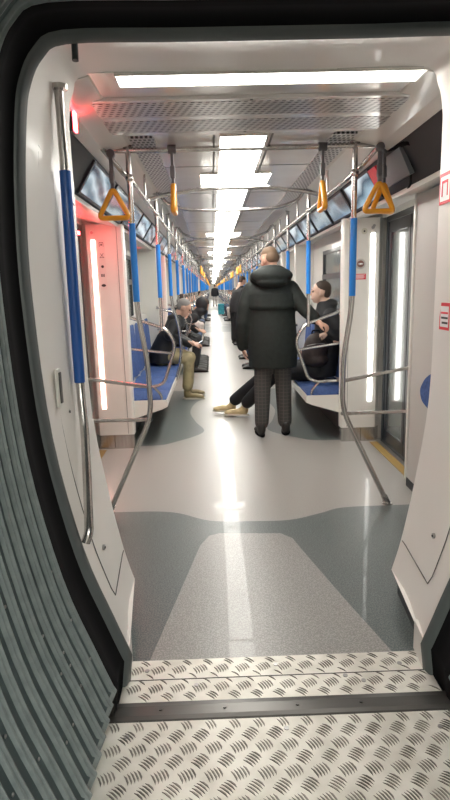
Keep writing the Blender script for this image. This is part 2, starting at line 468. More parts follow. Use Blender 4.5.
def build_side(s, side):
    b = MB()   # mats: 0 white, 1 grey, 2 dark, 3 steel
    for c in range(NC):
        o = c*CAR
        # near end panel (with folding seat) between bulkhead and door
        b.box((s*1.155,o+2.402,.0),(s*1.42,o+3.80,1.985),1)
        b.box((s*1.145,o+3.80,.04),(s*1.42,o+3.835,1.995),0, bev=.004)
        b.box((s*1.15,o+2.402,0),(s*1.16,o+3.80,.06),2)
        # far end panel
        b.box((s*1.2,o+18.2,0),(s*1.42,o+CAR+1.3,2.0),1)
        for (y0,y1) in benches:
            y0 += o; y1 += o
            wy0, wy1, wz0, wz1 = y0+.95, y1-.68, 1.02, 1.84
            b.box((s*1.2,y0,0),(s*1.42,wy0,2.05)); b.box((s*1.2,wy1,0),(s*1.42,y1,2.05))
            b.box((s*1.2,wy0,0),(s*1.42,wy1,wz0)); b.box((s*1.2,wy0,wz1),(s*1.42,wy1,2.05))
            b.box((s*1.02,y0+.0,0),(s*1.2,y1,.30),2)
        # over-door headers
        for (y0,y1) in doors:
            b.box((s*1.30,o+y0-.1,1.985),(s*1.42,o+y1+.1,2.3))
    # soffit + ledge running the whole length
    pf = [(s*1.42,2.03),(s*1.30,2.03),(s*1.03,1.965),(s*.99,1.96),(s*.985,1.985),(s*1.01,2.0),(s*1.42,2.2)]
    b.prism(pf, 'y', 2.402, END)
    # outer skin so no light leaks in
    o_ = b.build('wall_'+side, [white, greyp, dark, steel])
    struct(o_, '%s side wall of the carriage, pale panels with window openings and a ledge' % side, 'wall')
    # screen housing backing, upper cove
    b = MB(); b.prism([(s*1.01,1.995),(s*.99,1.99),(s*.865,2.19),(s*.885,2.21),(s*1.1,2.21),(s*1.1,2.0)], 'y', 2.402, END, 0)
    struct(b.build('trim_'+('2' if s<0 else '3'), mat('cove_dark', (.012,.013,.015), .55)), 'dark sloping housing under the advertising screens, %s side' % side, 'trim')
    b = MB(); b.prism([(s*.885,2.205),(s*.86,2.19),(s*.80,2.215),(s*.66,2.245),(s*.635,2.262),(s*.635,2.30),(s*.9,2.30)], 'y', 2.402, END, 0)
    struct(b.build('trim_'+('4' if s<0 else '5'), white), 'white sloping cove panel beside the ceiling, %s side' % side, 'trim')
    b = MB(); b.box((s*.50,3.32,2.246),(s*.635,END,2.26))
    struct(b.build('trim_'+('6' if s<0 else '7'), perfB), 'dotted ventilation strip along the ceiling, %s side' % side, 'trim')
for s, side in SIDES: build_side(s, side)
b = MB()
b.box((-.9,2.38,2.25),(.9,2.64,2.34)); b.box((-.505,3.24,2.25),(.505,END,2.34)); b.box((-1.5,2.38,2.30),(1.5,END,2.45)); b.box((-.9,2.60,2.252),(.9,3.30,2.34))
y = 4.1
while y < END: b.box((-.505,y,2.2485),(.505,y+.006,2.252),1); y += 1.1
for x in (-.17,.155): b.box((x,3.3,2.2487),(x+.012,END,2.252),1)
struct(b.build('ceiling', [ceilm, seam]), 'shiny pale metal ceiling panels running down the carriage', 'ceiling')
b = MB(); b.box((-1.5,END,-.1),(1.5,END+.1,2.5)); struct(b.build('wall_end', white), 'far end wall of the train', 'wall')
# transverse slotted air grille
rt = empty('air_grille', (0,2.93,2.24)); b = MB()
b.box((-.82,2.665,2.236),(.82,3.205,2.252),0,bev=.002); b.local(rt.location); b.build('frame', ceilm, rt)
for i,(ya,yb) in enumerate(((2.70,2.90),(2.97,3.17))):
    b = MB(); b.box((-.76,ya,2.2345),(.76,yb,2.238)); b.local(rt.location); b.build('slotted_panel', perfA, rt)
for (x,y_) in ((-.80,2.68),(.80,2.68),(-.80,3.19),(.80,3.19),(0,2.68),(0,3.19)):
    b = MB(); b.disc((x,y_,2.236), .007, 'z', -.002); b.local(rt.location); b.build('screw', ink, rt)
tag(rt, 'wide slotted metal air grille across the ceiling behind the bulkhead lamp', 'grille')
b = MB()
for s in (-1,1): b.tube([(s*.55,1.86,2.10),(s*.55,1.9,2.14)], .014, 0)
hk = MB(); hk.tube([(0,0,.04),(0,-.005,0),(0,-.008,-.03)], .010, 0, 10); hb = hk.build('bump_stop', rubber, None, (-.59,1.87,2.135)); tag(hb, 'small grey rubber peg hanging from the top of the bulkhead frame', 'peg')

# further gangways between the carriages: opening in a white end wall
for c in range(1, NC):
    yc = c*CAR
    b = MB(); prof = [(x,z) for x,z in SP1]
    ring = full([(.62,0)]+prof, yc+2.4); r2 = [V((p.x,yc+1.2,p.z)) for p in ring]
    outer = [V(((1.4 if p.x>0 else -1.4) if (abs(p.x)>.7 and p.z<2.0) or p.z<.9 else p.x*1.3, p.y, p.z if p.z<2.0 else 2.45)) for p in r2]
    n = len(ring); b.loft([r2, ring], 0, closed=False); b.add(r2+outer, [(i,i+1,n+i+1,n+i) for i in range(n-1)], 0)
    struct(b.build('trim_%d' % (7+c), greyp), '%s gangway frame down the train' % ['','second','third','fourth'][c], 'gangway frame')

# tunnel outside
for s, side in SIDES:
    b = MB(); b.box((s*2.1,-4,-1),(s*2.25,END,3.5)); struct(b.build('trim_%d' % (12 if s<0 else 13), mat('tunnel_concrete', (.16,.17,.16), .9)), 'grey tunnel wall outside the %s windows' % side, 'tunnel wall')

# ------------------------------------------------------------------ lamps
def lamp(y0, y1, w, label, group=None, z=2.25, xc=0):
    rt = empty('ceiling_light', (xc,(y0+y1)/2,z)); h = (y1-y0)/2
    b = MB()
    for x0_,x1_,y0_,y1_ in ((-w/2-.006,-w/2,-h-.006,h+.006),(w/2,w/2+.006,-h-.006,h+.006),(-w/2,w/2,-h-.006,-h),(-w/2,w/2,h,h+.006)): b.box((x0_,y0_,-.011),(x1_,y1_,.004))
    b.build('housing', white, rt)
    b = MB(); b.box((-w/2,-h,-.007),(w/2,h,-.003)); b.build('diffuser', LW, rt)
    return tag(rt, label, 'ceiling light', group)
lamp(2.39, 2.51, 1.22, 'long bright transverse lamp in the bulkhead header, nearest the gangway', None, 2.251, .06)
i = 1
for c in range(NC):
    o = c*CAR
    y = 3.30+o; e = (o+CAR+1.2)
    while y < e-.3:
        lamp(y, min(y+1.43, e), .255, 'white strip lamp in the ceiling centre line, %s from the gangway' % ordn(i) if i < 14 else 'white strip lamp far down the ceiling centre line', 'strip lamps along the ceiling'); y += 1.47; i += 1
i = 1
for c in range(NC):
    for (y0,y1) in doors:
        ym = c*CAR+y1-.35
        for s, side in SIDES:
            lamp(ym-.27, ym+.27, .12, 'short lamp wing on the %s of the central strip, %s door zone' % (side, ordn(i)) if i<6 else 'short lamp wing of a distant door zone on the %s' % side, 'cross lamps at the door zones', 2.2495, s*.20)
        i += 1

# ------------------------------------------------------------------ doors, windows
def door_mesh(s):
    pass
dn = 0
def make_door(y0, y1, s, first=False):
    L = y1-y0; h = L/2
    rt = empty('door', (s*1.335,(y0+y1)/2,0))
    b = MB()
    for a,c_ in ((-h-.02,-h+.03),(h-.03,h+.02)): b.box((-.02,a,0),(.04,c_,2.0),0)
    b.box((-.02,-h,1.94),(.04,h,2.0),0); b.box((-.02,-h,-.0),(.04,h,.03),0); b.build('door_frame', frame, rt)
    for k in (-1,1):
        a, c_ = (-h+.03,-.004) if k<0 else (.004,h-.03)
        b = MB()
        b.box((-.012,a,.03),(.02,a+.055,1.94),0,bev=.006); b.box((-.012,c_-.055,.03),(.02,c_,1.94),0,bev=.006)
        b.box((-.012,a,1.85),(.02,c_,1.94),0); b.box((-.012,a,.03),(.02,c_,.13),0)
        lf = b.build('door_leaf', frame, rt)
        b = MB(); b.box((.001,a+.055,.13),(.009,c_-.055,1.85),0); b.build('pane', glass, lf)
    return rt
pro_door = {}
n = 0
for c in range(NC):
    for k,(y0,y1) in enumerate(doors):
        for s, side in SIDES:
            y0_ = 3.835 if k == 0 else y0
            key = (k == 0); n += 1
            loc = (s*1.335, c*CAR+(y0_+y1)/2, 0)
            if key not in pro_door: pro_door[key] = d = make_door(y0_, y1, s); d.scale.x = s; d.location = loc
            else: d = copy_tree(pro_door[key], loc, s)
            d.name = 'door_%d' % n
            struct(d, 'dark-framed glazed sliding door on the %s, %s door zone' % (side, ordn(c*4+k+1)), 'door')
def make_window():
    rt = empty('window'); L = 1.15; h = L/2
    b = MB()
    b.box((-.01,-h,1.02),(.03,-h+.04,1.84)); b.box((-.01,h-.04,1.02),(.03,h,1.84)); b.box((-.01,-h,1.02),(.03,h,1.06)); b.box((-.01,-h,1.80),(.03,h,1.84)); b.box((-.015,-h,1.50),(.03,h,1.56))
    f = b.build('window_frame', frame, rt)
    b = MB(); b.box((.008,-h+.04,1.06),(.014,h-.04,1.50)); b.box((.008,-h+.04,1.56),(.014,h-.04,1.80)); b.build('pane', glass, rt)
    return rt
W = None; n = 0
for c in range(NC):
    for k,(y0,y1) in enumerate(benches):
        for s, side in SIDES:
            loc = (s*1.205, c*CAR+(y0+.95+y1-.68)/2, 0); n += 1
            if W is None: W = make_window(); w = W; w.location = loc; w.scale.x = s
            else: w = copy_tree(W, loc, s)
            w.name = 'window_%d' % n; struct(w, 'black-framed window above the %s bench, %s from the gangway' % (side, ordn(c*3+k+1)), 'window')

# yellow door sills
sill = None
for c in range(NC):
    for k,(y0,y1) in enumerate(doors):
        for s, side in SIDES:
            ya = 3.84 if k == 0 else y0
            b = MB(); b.box((s*1.205,ya,0),(s*1.275,y1,.004)); b.local((s*1.24,(ya+y1)/2,0))
            o_ = b.build('door_sill', yellow, None, (s*1.24, c*CAR+(ya+y1)/2, .0007))
            q = MB(); q.box((s*1.275,ya,0),(s*1.315,y1,.006)); q.local((s*1.24,(ya+y1)/2,0)); q.build('metal_edge', dsteel, o_)
            tag(o_, ('yellow threshold strip at the %s %s door' % (ordn(c*4+k+1), side)) if c<1 else 'yellow threshold strip at a distant %s door' % side, 'sill', 'yellow door sills')

# ------------------------------------------------------------------ door pillars (draught screens)
def make_pillar(light):
    """right-hand prototype, facing -Y, local origin at floor at wall"""
    rt = empty('door_pillar')
    b = MB(); b.prism([(.965,0),(1.265,0),(1.31,.06),(1.31,.10),(.965,.10)], 'z', .13, 1.985)
    b.prism([(.950,.012),(.965,-.0),(.965,.10),(.950,.10)], 'z', .13, 1.985, 0)
    b.tube([(1.005,-.0005,.14),(1.005,-.0005,1.975)], .002, 1, 5)
    b.build('pillar_panel', [white, seam], rt)
    b = MB(); b.prism([(.955,-.003),(1.13,-.003),(1.13,.1),(.955,.1)], 'z', 0, .13, 0); b.prism([(1.134,-.006),(1.262,-.006),(1.31,.056),(1.31,.1),(1.134,.1)], 'z', 0, .13, 0)
    b.build('kick_plate', steel, rt)
    b = MB(); b.box((1.19,-.008,.375),(1.228,.004,1.86),0,bev=.006); b.build('light_strip', light, rt)
    for z in (.27,1.92):
        b = MB(); b.disc((1.215,.004,z), .012, 'y', -.008); b.build('screw_cap', dsteel, rt)
    return rt
pilR = make_pillar(LS); pilL = make_pillar(LP)
n = 0
for c in range(NC):
    for k in range(4):
        y = c*CAR + 5.0+PER*k
        if k == 3: continue
        for s, side, pr in ((-1,'left',pilL),(1,'right',pilR)):
            for far in (0,1):
                yy = y if not far else y+2.95
                if c == 0 and k == 0 and not far: p = pr
                else: p = copy_tree(pr)
                p.location = (0,yy,0); p.scale = (s, -1 if far else 1, 1)
                lab = 'pale door pillar with glowing %s light strip, %s side, %s from the gangway' % ('pink' if s<0 else 'white', side, ordn(2*k+far+1))
                if c: lab = 'door pillar with light strip in a distant carriage, %s side' % side
                tag(p, lab, 'pillar', 'door pillars' if not c else 'door pillars of the distant carriages')

for s, side, lm, cn in ((-1,'left',LP,'pink'),(1,'right',LS,'white')):
    rt = empty('edge_light', (s*1.24,3.835,1.1)); b = MB(); b.box((-.025,0,-.76),(.025,.006,.76)); b.build('backing', white, rt)
    b = MB(); b.box((-.019,.005,-.74),(.019,.012,.74)); b.build('light_strip', lm, rt)
    tag(rt, 'vertical %s light strip on the near edge of the first %s door' % (cn, side), 'light strip')
# red signal lamps over the left doors
for c in range(2):
    for k,(y0,y1) in enumerate(doors):
        rt = empty('red_lamp', (-1.285, c*CAR+(y0+y1)/2+.1, 1.90))
        b = MB(); b.box((-.02,-.46,-.02),(.0,.46,.02)); b.build('housing', dark, rt)
        b = MB(); b.box((0,-.44,-.012),(.008,.44,.014)); b.build('lens', LR, rt)
        tag(rt, 'glowing red signal strip above the %s left door' % ordn(c*4+k+1), 'signal lamp', 'red door signal strips')
rt = empty('red_lamp', (-.80, 2.74, 2.19)); b = MB(); b.box((-.02,-.03,-.06),(.0,.03,.05)); b.build('housing', dark, rt)  # added glowing block, imitates the red LED reflection on the glossy cove
b = MB(); b.box((.0,-.022,-.055),(.010,.022,.05)); b.build('lens', LR, rt); tag(rt, 'small added red lamp imitating a reflection, high in the corner beside the left bulkhead', 'signal lamp')

# ------------------------------------------------------------------ benches
def make_bench(n=6, L=2.76):
    rt = empty('bench'); w = L/n
    b = MB(); b.prism([(.645,.425),(.645,.36),(.70,.335),(.98,.25),(1.06,.25),(1.06,.425)], 'y', -L/2, L/2); b.build('plinth', white, rt)
    b = MB(); b.prism([(1.06,.25),(1.195,.25),(1.195,1.12),(1.135,1.12),(1.105,1.06),(1.08,.5),(1.06,.42)], 'y', -L/2, L/2); b.build('back_shell', greyp, rt)
    ms = None; mb_ = None
    for i in range(n):
        y = -L/2+w*(i+.5)
        if ms is None:
            b = MB(); rows = 10; cols = 7; rings = []
            for r in range(rows+1):
                t = r/rows; x = .655+.415*t; ring = []
                for c in range(cols+1):
                    u = c/cols*2-1; z = .447 + .018*(1-abs(u)**4) + (-.02*max(0,(.15-t))/.15) - .012*math.sin(PI*t) + .004*math.cos(t*PI*8)
                    ring.append(V((x, u*w*.48, z)))
                rings.append(ring)
            top = [p for r in rings for p in r]; C = cols+1
            b.add(top, [(r*C+c,r*C+c+1,(r+1)*C+c+1,(r+1)*C+c) for r in range(rows) for c in range(cols)], 0, True)
            per = [rings[0][c] for c in range(C)]+[rings[r][-1] for r in range(1,rows+1)]+[rings[-1][c] for c in range(C-2,-1,-1)]+[rings[r][0] for r in range(rows-1,0,-1)]
            lo = [V((p.x,p.y,.424)) for p in per]; m = len(per)
            b.add(per+lo, [(i2,(i2+1)%m,(i2+1)%m+m,i2+m) for i2 in range(m)], 0, True)
            ms = b.mesh('seat_cushion', seatb)
            b = MB(); rings = []
            for r in range(rows+1):
                t = r/rows; z = .50+.60*t; ring = []
                for c in range(cols*2+1):
                    u = c/(cols*2)*2-1; xx = 1.085+.035*t - .028*(1-abs(u)**4)*(1-t**8) - .008*abs(math.sin(u*PI*1.5)) + (.02 if r==rows else 0)
                    ring.append(V((xx, u*w*.48, z)))
                rings.append(ring)
            C = cols*2+1; top = [p for r in rings for p in r]
            b.add(top, [(r*C+c,r*C+c+1,(r+1)*C+c+1,(r+1)*C+c) for r in range(rows) for c in range(C-1)], 0, True)
            per = [rings[0][c] for c in range(C)]+[rings[r][-1] for r in range(1,rows+1)]+[rings[-1][c] for c in range(C-2,-1,-1)]+[rings[r][0] for r in range(rows-1,0,-1)]
            lo = [V((p.x*0+1.13,p.y,p.z)) for p in per]; m = len(per)
            b.add(per+lo, [(i2,(i2+1)%m,(i2+1)%m+m,i2+m) for i2 in range(m)], 0, True)
            mb_ = b.mesh('backrest', seatb)
        for nm, me in (('seat_cushion',ms),('backrest',mb_)):
            o_ = bpy.data.objects.new(nm, me); COL.objects.link(o_); o_.parent = rt; o_.location = (0,y,0)
    return rt
bench = make_bench()
first = True; n = 0
for c in range(NC):
    for k,(y0,y1) in enumerate(benches):
        n += 1
        for s, side in SIDES:
            loc = (0, c*CAR+(y0+y1)/2, 0)
            if first: p = bench; first = False; p.location = loc
            else: p = copy_tree(bench, loc)
            p.scale.x = s
            tag(p, ('long bench of six blue padded seats on the %s, %s from the gangway' % (side, ordn(n))) if n < 4 else 'blue padded bench in a distant carriage on the %s' % side, 'bench', 'blue benches' if n<4 else 'blue benches of distant carriages')

# folding seats on near end panels
def folding_seat(s, y, label):
    rt = empty('folding_seat', (s*1.155,y,.63)); b = MB()
    prof = [(-.36,.05),(-.38,.20),(-.30,.27),(.0,.285),(.14,.25),(.24,.15),(.20,.08),(.05,.04)]
    prof2 = [(u*.93-.003,w_*.93+.012) for u,w_ in prof]
    pr = fillet([(0,)+p for p in prof+[prof[0]]], .05, 3)
    ra = [V((-s*.02,p.y,p.z)) for p in pr[:-1]]; rb = [V((-s*.075,p.y,p.z)) for p in pr[:-1]]; rc = [V((-s*.095,p.y*.9-.003,p.z*.9+.015)) for p in pr[:-1]]
    b.loft([ra,rb,rc]); b.build('seat_cushion', seatb, rt)
    b = MB(); b.box((-s*.025,-.3,.05),(0,.2,.28),0,bev=.004); b.build('mount_plate', dsteel, rt)
    return tag(rt, label, 'folding seat')
folding_seat(1, 3.16, 'blue folding seat tipped up on the right end panel beside the gangway')
folding_seat(-1, 3.25, 'blue folding seat tipped up on the left end panel behind the bulkhead')

# ------------------------------------------------------------------ poles, rails
def tube_part(name, pts, r, m, par, fil=0, seg=14):
    b = MB(); b.tube(pts, r, 0, seg, fil); return b.build(name, m, par)
R_ = .0165
def make_first_pole(s):
    rt = empty('grab_pole', (s*.665,3.5,0)); X = s
    def T(p): return (s*(p[0]-.665), p[1], p[2])
    tube_part('tube', [T(p) for p in ((.667,0,2.25),(.664,0,1.30),(.617,0,.98),(.612,.0,.64),(.915,-.03,.0))], R_, steel, rt, .10)
    tube_part('blue_sleeve', [T(p) for p in ((.667,0,1.815),(.664,0,1.355))], R_+.0035, blue, rt)
    b = MB(); b.disc(T((.915,-.03,.0)), .034, 'z', .008); b.tube([T((.917,-.03,.0)),T((.89,-.027,.055))], .021, 0, 14); b.build('floor_flange', steel, rt)
    tube_part('cross_rail', [T((.614,0,.825)),T((1.155,.345,.845))], .0125, steel, rt)
    tube_part('cross_rail', [T((.612,0,.612)),T((1.155,.345,.535))], .0125, steel, rt)
    for z in (.845,.535):
        b = MB(); b.disc(T((1.160,.345,z)), .022, 'x', -s*.012); b.build('rail_rosette', steel, rt)
    b = MB(); b.sphere(T((.667,0,2.072)), (.024,.024,.030)); b.build('joint_clamp', steel, rt)
    b = MB(); b.disc(T((.667,0,2.25)), .032, 'z', -.012); b.build('ceiling_flange', steel, rt)
    return rt
for s, side in SIDES:
    tag(make_first_pole(s), 'bent steel floor-to-ceiling pole with blue sleeve and two side rails, nearest on the %s' % side, 'grab pole', 'nearest grab poles')
def make_guard_pole():
    rt = empty('grab_pole')
    tube_part('tube', [(0,0,2.25),(0,0,1.06)], R_, steel, rt)
    tube_part('blue_sleeve', [(0,0,1.815),(0,0,1.355)], R_+.0035, blue, rt)
    b = MB(); b.sphere((0,0,2.072), (.024,.024,.030)); b.build('joint_clamp', steel, rt)
    b = MB(); b.disc((0,0,2.25), .030, 'z', -.012); b.build('ceiling_flange', steel, rt)
    return rt
def make_mid_pole():
    rt = empty('grab_pole')
    tube_part('tube', [(0,0,2.25),(0,0,1.28),(-.075,0,1.02),(-.095,0,.70),(-.02,0,.40),(.03,0,.355)], R_, steel, rt, .14)
    tube_part('blue_sleeve', [(0,0,1.815),(0,0,1.355)], R_+.0035, blue, rt)
    b = MB(); b.sphere((0,0,2.072), (.024,.024,.030)); b.build('joint_clamp', steel, rt)
    b = MB(); b.disc((0,0,2.25), .030, 'z', -.012); b.build('ceiling_flange', steel, rt)
    return rt
def make_guard():
    """seat-end guard, right side; origin at (0, y, 0)"""
    rt = empty('seat_guard')
    tube_part('guard_loop', [(.965,.03,1.19),(.62,0,1.075),(.545,0,.93),(.665,0,.585),(.74,0,.55),(.965,.03,.55)], .0155, steel, rt, .07)
    tube_part('middle_bar', [(.965,.03,.90),(.578,0,.852)], .012, steel, rt)
    tube_part('lower_hoop', [(.77,0,.55),(.69,0,.46),(.70,0,.365),(.77,.02,.318),(.86,.05,.318),(.90,.09,.33)], .012, steel, rt, .05)
    for z in (1.19,.90,.55):
        b = MB(); b.disc((.968,.03,z), .022, 'x', -.012); b.build('rosette', steel, rt)
    return rt
GP, MP, GD = make_guard_pole(), make_mid_pole(), make_guard()
used = set()
def put(proto, loc, sx, label, cat, group, sy=1):
    p = proto if proto.name not in used else copy_tree(proto)
    used.add(proto.name); p.location = loc; p.scale = (sx, sy, 1); tag(p, label, cat, group); return p
cnt = {-1:1, 1:1}
for c in range(NC):
    for k,(y0,y1) in enumerate(benches):
        for s, side in SIDES:
            for j, y in enumerate((y0+.03, (y0+y1)/2, y1-.03)):
                yy = c*CAR+y; cnt[s] += 1; i = cnt[s]
                lab = ('straight steel pole with blue sleeve at the %s seat edge, %s pole from the gangway' % (side, ordn(i))) if i < 11 else 'blue-sleeved pole far down the %s side' % side
                grp = 'blue-sleeved poles, %s side' % side if i < 11 else 'distant blue-sleeved poles, %s side' % side
                if j == 1: lab = lab.replace('straight', 'bowed')
                put(MP if j == 1 else GP, (s*.665, yy, 0), s, lab, 'grab pole', grp)
                if j != 1:
                    put(GD, (0,yy,0), s, ('looped steel guard rail at the %s end of the %s %s bench' % ('near' if j==0 else 'far', ordn(c*3+k+1), side)) if c == 0 else 'looped guard rail of a distant bench, %s side' % side, 'guard rail', 'seat-end guard rails' if c==0 else 'distant guard rails', 1 if j==0 else -1)
        # end-of-car poles
    for s, side in SIDES:
        cnt[s] += 1
        put(GP, (s*.665, c*CAR+18.3, 0), s, 'blue-sleeved pole far down the %s side' % side, 'grab pole', 'distant blue-sleeved poles, %s side' % side)
        if c < NC-1: put(GP, (s*.665, (c+1)*CAR+3.5, 0), s, 'blue-sleeved pole far down the %s side' % side, 'grab pole', 'distant blue-sleeved poles, %s side' % side)
# overhead rails
for c in range(NC):
    for s, side in SIDES:
        o = c*CAR; rt = empty('overhead_rail', (s*.665,o+3.5,2.07))
        b = MB(); b.tube([V(p)-V((s*.665,3.5,2.07)) for p in ((s*.82,3.36,2.25),(s*.80,3.42,2.22),(s*.70,3.52,2.10),(s*.665,3.66,2.07),(s*.665,18.4,2.07),(s*.70,18.5,2.25))], .0145, 0, 12, .05)
        b.build('rail', steel, rt)
        for k in range(10):
            y = 4.3+1.45*k
            b = MB(); b.tube([(0,y-3.5,0),(0,y-3.5,.175)], .009, 0, 8); b.build('hanger', steel, rt)
        tag(rt, 'steel overhead grab rail along the %s side, %s carriage' % (side, ['nearest','second','third','fourth'][c]), 'overhead rail')
# cross bars
def crossbar(pts, y, label, group=None, r=.0155):
    rt = empty('ceiling_crossbar', (0,y,2.1)); b = MB(); b.tube([(x,0,z-2.1) for x,z in pts], r, 0, 12, .07); b.build('bar', steel, rt)
    for e in (pts[0], pts[-1]):
        b = MB(); b.disc((e[0],0,e[1]-2.1+.004), .024, 'z', -.014); b.build('mount_cap', steel, rt)
    return tag(rt, label, 'crossbar', group)
crossbar([(-.85,2.25),(-.82,2.235),(-.79,2.225),(.79,2.225),(.82,2.235),(.85,2.25)], 3.5, 'straight steel crossbar under the ceiling carrying the yellow hand straps')
B = [(-.66,2.085),(-.55,2.115),(-.25,2.155),(.25,2.155),(.55,2.115),(.66,2.085)]
Cc = [(-.63,2.25),(-.58,2.16),(-.42,2.105),(0,2.085),(.42,2.105),(.58,2.16),(.63,2.25)]
crossbar(B, 4.4, 'gently arched steel crossbar, second under the ceiling'); crossbar(Cc, 5.1, 'sagging steel crossbar with upturned ends, third under the ceiling')
i = 4
ys = []
for c in range(NC):
    for k in range(4):
        for y in ((7.85,8.7,9.5) if k < 3 else ()): ys.append(c*CAR+y+PER*k)
    if c: ys.append(c*CAR+3.5)
for y in sorted(ys):
    crossbar(B if abs(((y % CAR)-8.7) % PER) < .05 else Cc, y, ('steel crossbar, %s from the gangway' % ordn(i)) if i < 14 else 'steel crossbar far down the train', 'ceiling crossbars' if i<14 else 'distant crossbars'); i += 1
# bulkhead handrail on both sides of the mouth
for s, side in SIDES[:1]:
    rt = empty('grab_handrail', (s*.72,2.15,1.2))
    def T(p): return (p[0]-s*.72, p[1]-2.15, p[2]-1.2)
    pts = [(s*.712,2.15,2.20),(s*.716,2.15,1.85),(s*.722,2.15,1.08)]
    tube_part('tube', [T((s*.716,2.15,2.135)),T((s*.716,2.15,1.85)),T((s*.722,2.15,1.05)),T((s*.705,2.10,.90)),T((s*.682,1.98,.72)),T((s*.662,1.87,.585)),T((s*.675,1.86,.55))], .0165, steel, rt, .05, 16)
    tube_part('blue_sleeve', [T((s*.716,2.15,1.85)),T((s*.722,2.15,1.08))], .0205, blued, rt, 0, 16)
    b = MB(); b.disc(T((s*.714,2.15,2.135)), .029, 'z', -.016); b.build('top_cap', steel, rt)
    tag(rt, 'dark blue-sleeved steel handrail fixed to the %s bulkhead panel' % side, 'handrail')

# ------------------------------------------------------------------ hand straps
def make_strap(face=True):
    rt = empty('hand_strap')
    b = MB(); b.tube([(0,-.014,0),(0,.014,0)], .0245, 0, 14) if face else b.tube([(-.024,0,0),(.024,0,0)], .0245, 0, 14)
    b.build('clamp', strapm, rt)
    b = MB(); b.box((-.011,-.008,-.20),(.011,.008,-.015),0,bev=.002); b.box((-.014,-.014,-.16),(.014,.014,-.09),0,bev=.004); st = b.build('strap', strapm, rt)
    b = MB(); t0 = -.185
    tri = [(0,0,t0),(.090,0,t0-.165),(-.090,0,t0-.165)]
    path = fillet([((tri[0][0]+tri[1][0])/2,0,(tri[0][2]+tri[1][2])/2),tri[1],tri[2],tri[0],((tri[0][0]+tri[1][0])/2,0,(tri[0][2]+tri[1][2])/2)], .03, 5)
    rings = []
    n = len(path)-1
    for i in range(n):
        p = path[i]; d = (path[(i+1)%n]-path[(i-1)%n]).normalized(); y = V((0,1,0)); x = d.cross(y)
        rings.append([p + x*math.cos(a)*.0150 + y*math.sin(a)*.0165 for a in [2*PI*k/10 for k in range(10)]])
    rings.append(rings[0]); b.loft(rings, 0, caps=False); b.build('grip_ring', orange, rt)
    if not face:
        for ch in kids(rt):
            if ch.name.startswith(('grip_ring','strap')): ch.rotation_euler = (0,0,PI/2)
    return rt
SF, SE = make_strap(True), make_strap(False)
put(SF, (-.755,3.42,2.19), 1, 'yellow triangular hand strap facing the camera, leftmost of the nearest four', 'hand strap', 'hand straps')
rr = put(SF, (.785,3.40,2.19), 1, 'yellow triangular hand strap facing the camera, front one of the right pair', 'hand strap', 'hand straps')
rr = put(SF, (.84,3.50,2.20), 1, 'yellow triangular hand strap close behind the front one at the right', 'hand strap', 'hand straps'); rr.rotation_euler.z = .5
put(SE, (-.41,3.5,2.225), 1, 'yellow hand strap seen edge-on, left of the ceiling lamps', 'hand strap', 'hand straps')
put(SE, (.475,3.5,2.222), 1, 'yellow hand strap seen edge-on, right of the ceiling lamps', 'hand strap', 'hand straps')
for y in sorted(ys):
    if y < 12: continue
    for x in (-.42,.42): put(SE, (x,y,2.10), 1, 'small yellow hand strap far down the train, %s side' % ('left' if x<0 else 'right'), 'hand strap', 'distant hand straps, %s side' % ('left' if x<0 else 'right'))

# ------------------------------------------------------------------ advertising screens
def screen_mat(name, c1, c2, c3, s, seed):
    m = mat(name, (.02,.02,.02), .12, emit=(1,1,1), es=s); N, L, b = nodes(m)
    tc = N.new('ShaderNodeTexCoord'); mp = N.new('ShaderNodeMapping'); mp.inputs['Location'].default_value = (seed,seed*2,seed*.7); mp.inputs['Rotation'].default_value = (.4,.9,.3)
    w = N.new('ShaderNodeTexWave'); w.inputs['Scale'].default_value = 1.6; w.inputs['Distortion'].default_value = 5; w.inputs['Detail'].default_value = 2
    L.new(tc.outputs['Object'], mp.inputs[0]); L.new(mp.outputs[0], w.inputs['Vector'])
    r = N.new('ShaderNodeValToRGB'); e = r.color_ramp.elements; e[0].color = (*c1,1); e[1].color = (*c3,1); q = e.new(.5); q.color = (*c2,1)
    L.new(w.outputs['Fac'], r.inputs['Fac']); L.new(r.outputs['Color'], b.inputs['Emission Color']); return m
scm = [screen_mat('screen_a', (.35,.5,.6), (.05,.09,.13), (.65,.75,.8), .55, 1), screen_mat('screen_b', (.02,.03,.04), (.25,.35,.42), (.1,.15,.2), .5, 2.3),
       screen_mat('screen_c', (.30,.36,.38), (.04,.07,.09), (.20,.06,.08), .6, 3.1), screen_mat('screen_d', (.10,.16,.20), (.42,.50,.55), (.03,.04,.06), .6, 4.7)]
def advert(s, y, L, m, label, group):
    # sloping plane from ledge (.99,1.995) to (.865,2.19)
    a, b2 = V((s*.985,0,2.0)), V((s*.87,0,2.182)); u = (b2-a).normalized(); nrm = V((-s*u.z,0,s*u.x)) if True else None
    if nrm.z > 0: nrm = -nrm
    rt = empty('advert_screen', (a.x,y,a.z)); w = (b2-a).length
    def quad(mb, y0, y1, w0, w1, d0, d1):
        vs = [V((0,yy,0))+u*ww+nrm*dd for dd in (d0,d1) for yy in (y0,y1) for ww in (w0,w1)]
        mb.add(vs, [(0,1,3,2),(4,6,7,5),(0,4,5,1),(2,3,7,6),(0,2,6,4),(1,5,7,3)])
    f = MB(); quad(f, -L/2, L/2, .002, w, 0, .014); f.build('screen_frame', frame, rt)
    d = MB(); quad(d, -L/2+.03, L/2-.03, .018, w-.016, .012, .016); d.build('display', m, rt)
    tag(rt, label, 'screen', group); return rt
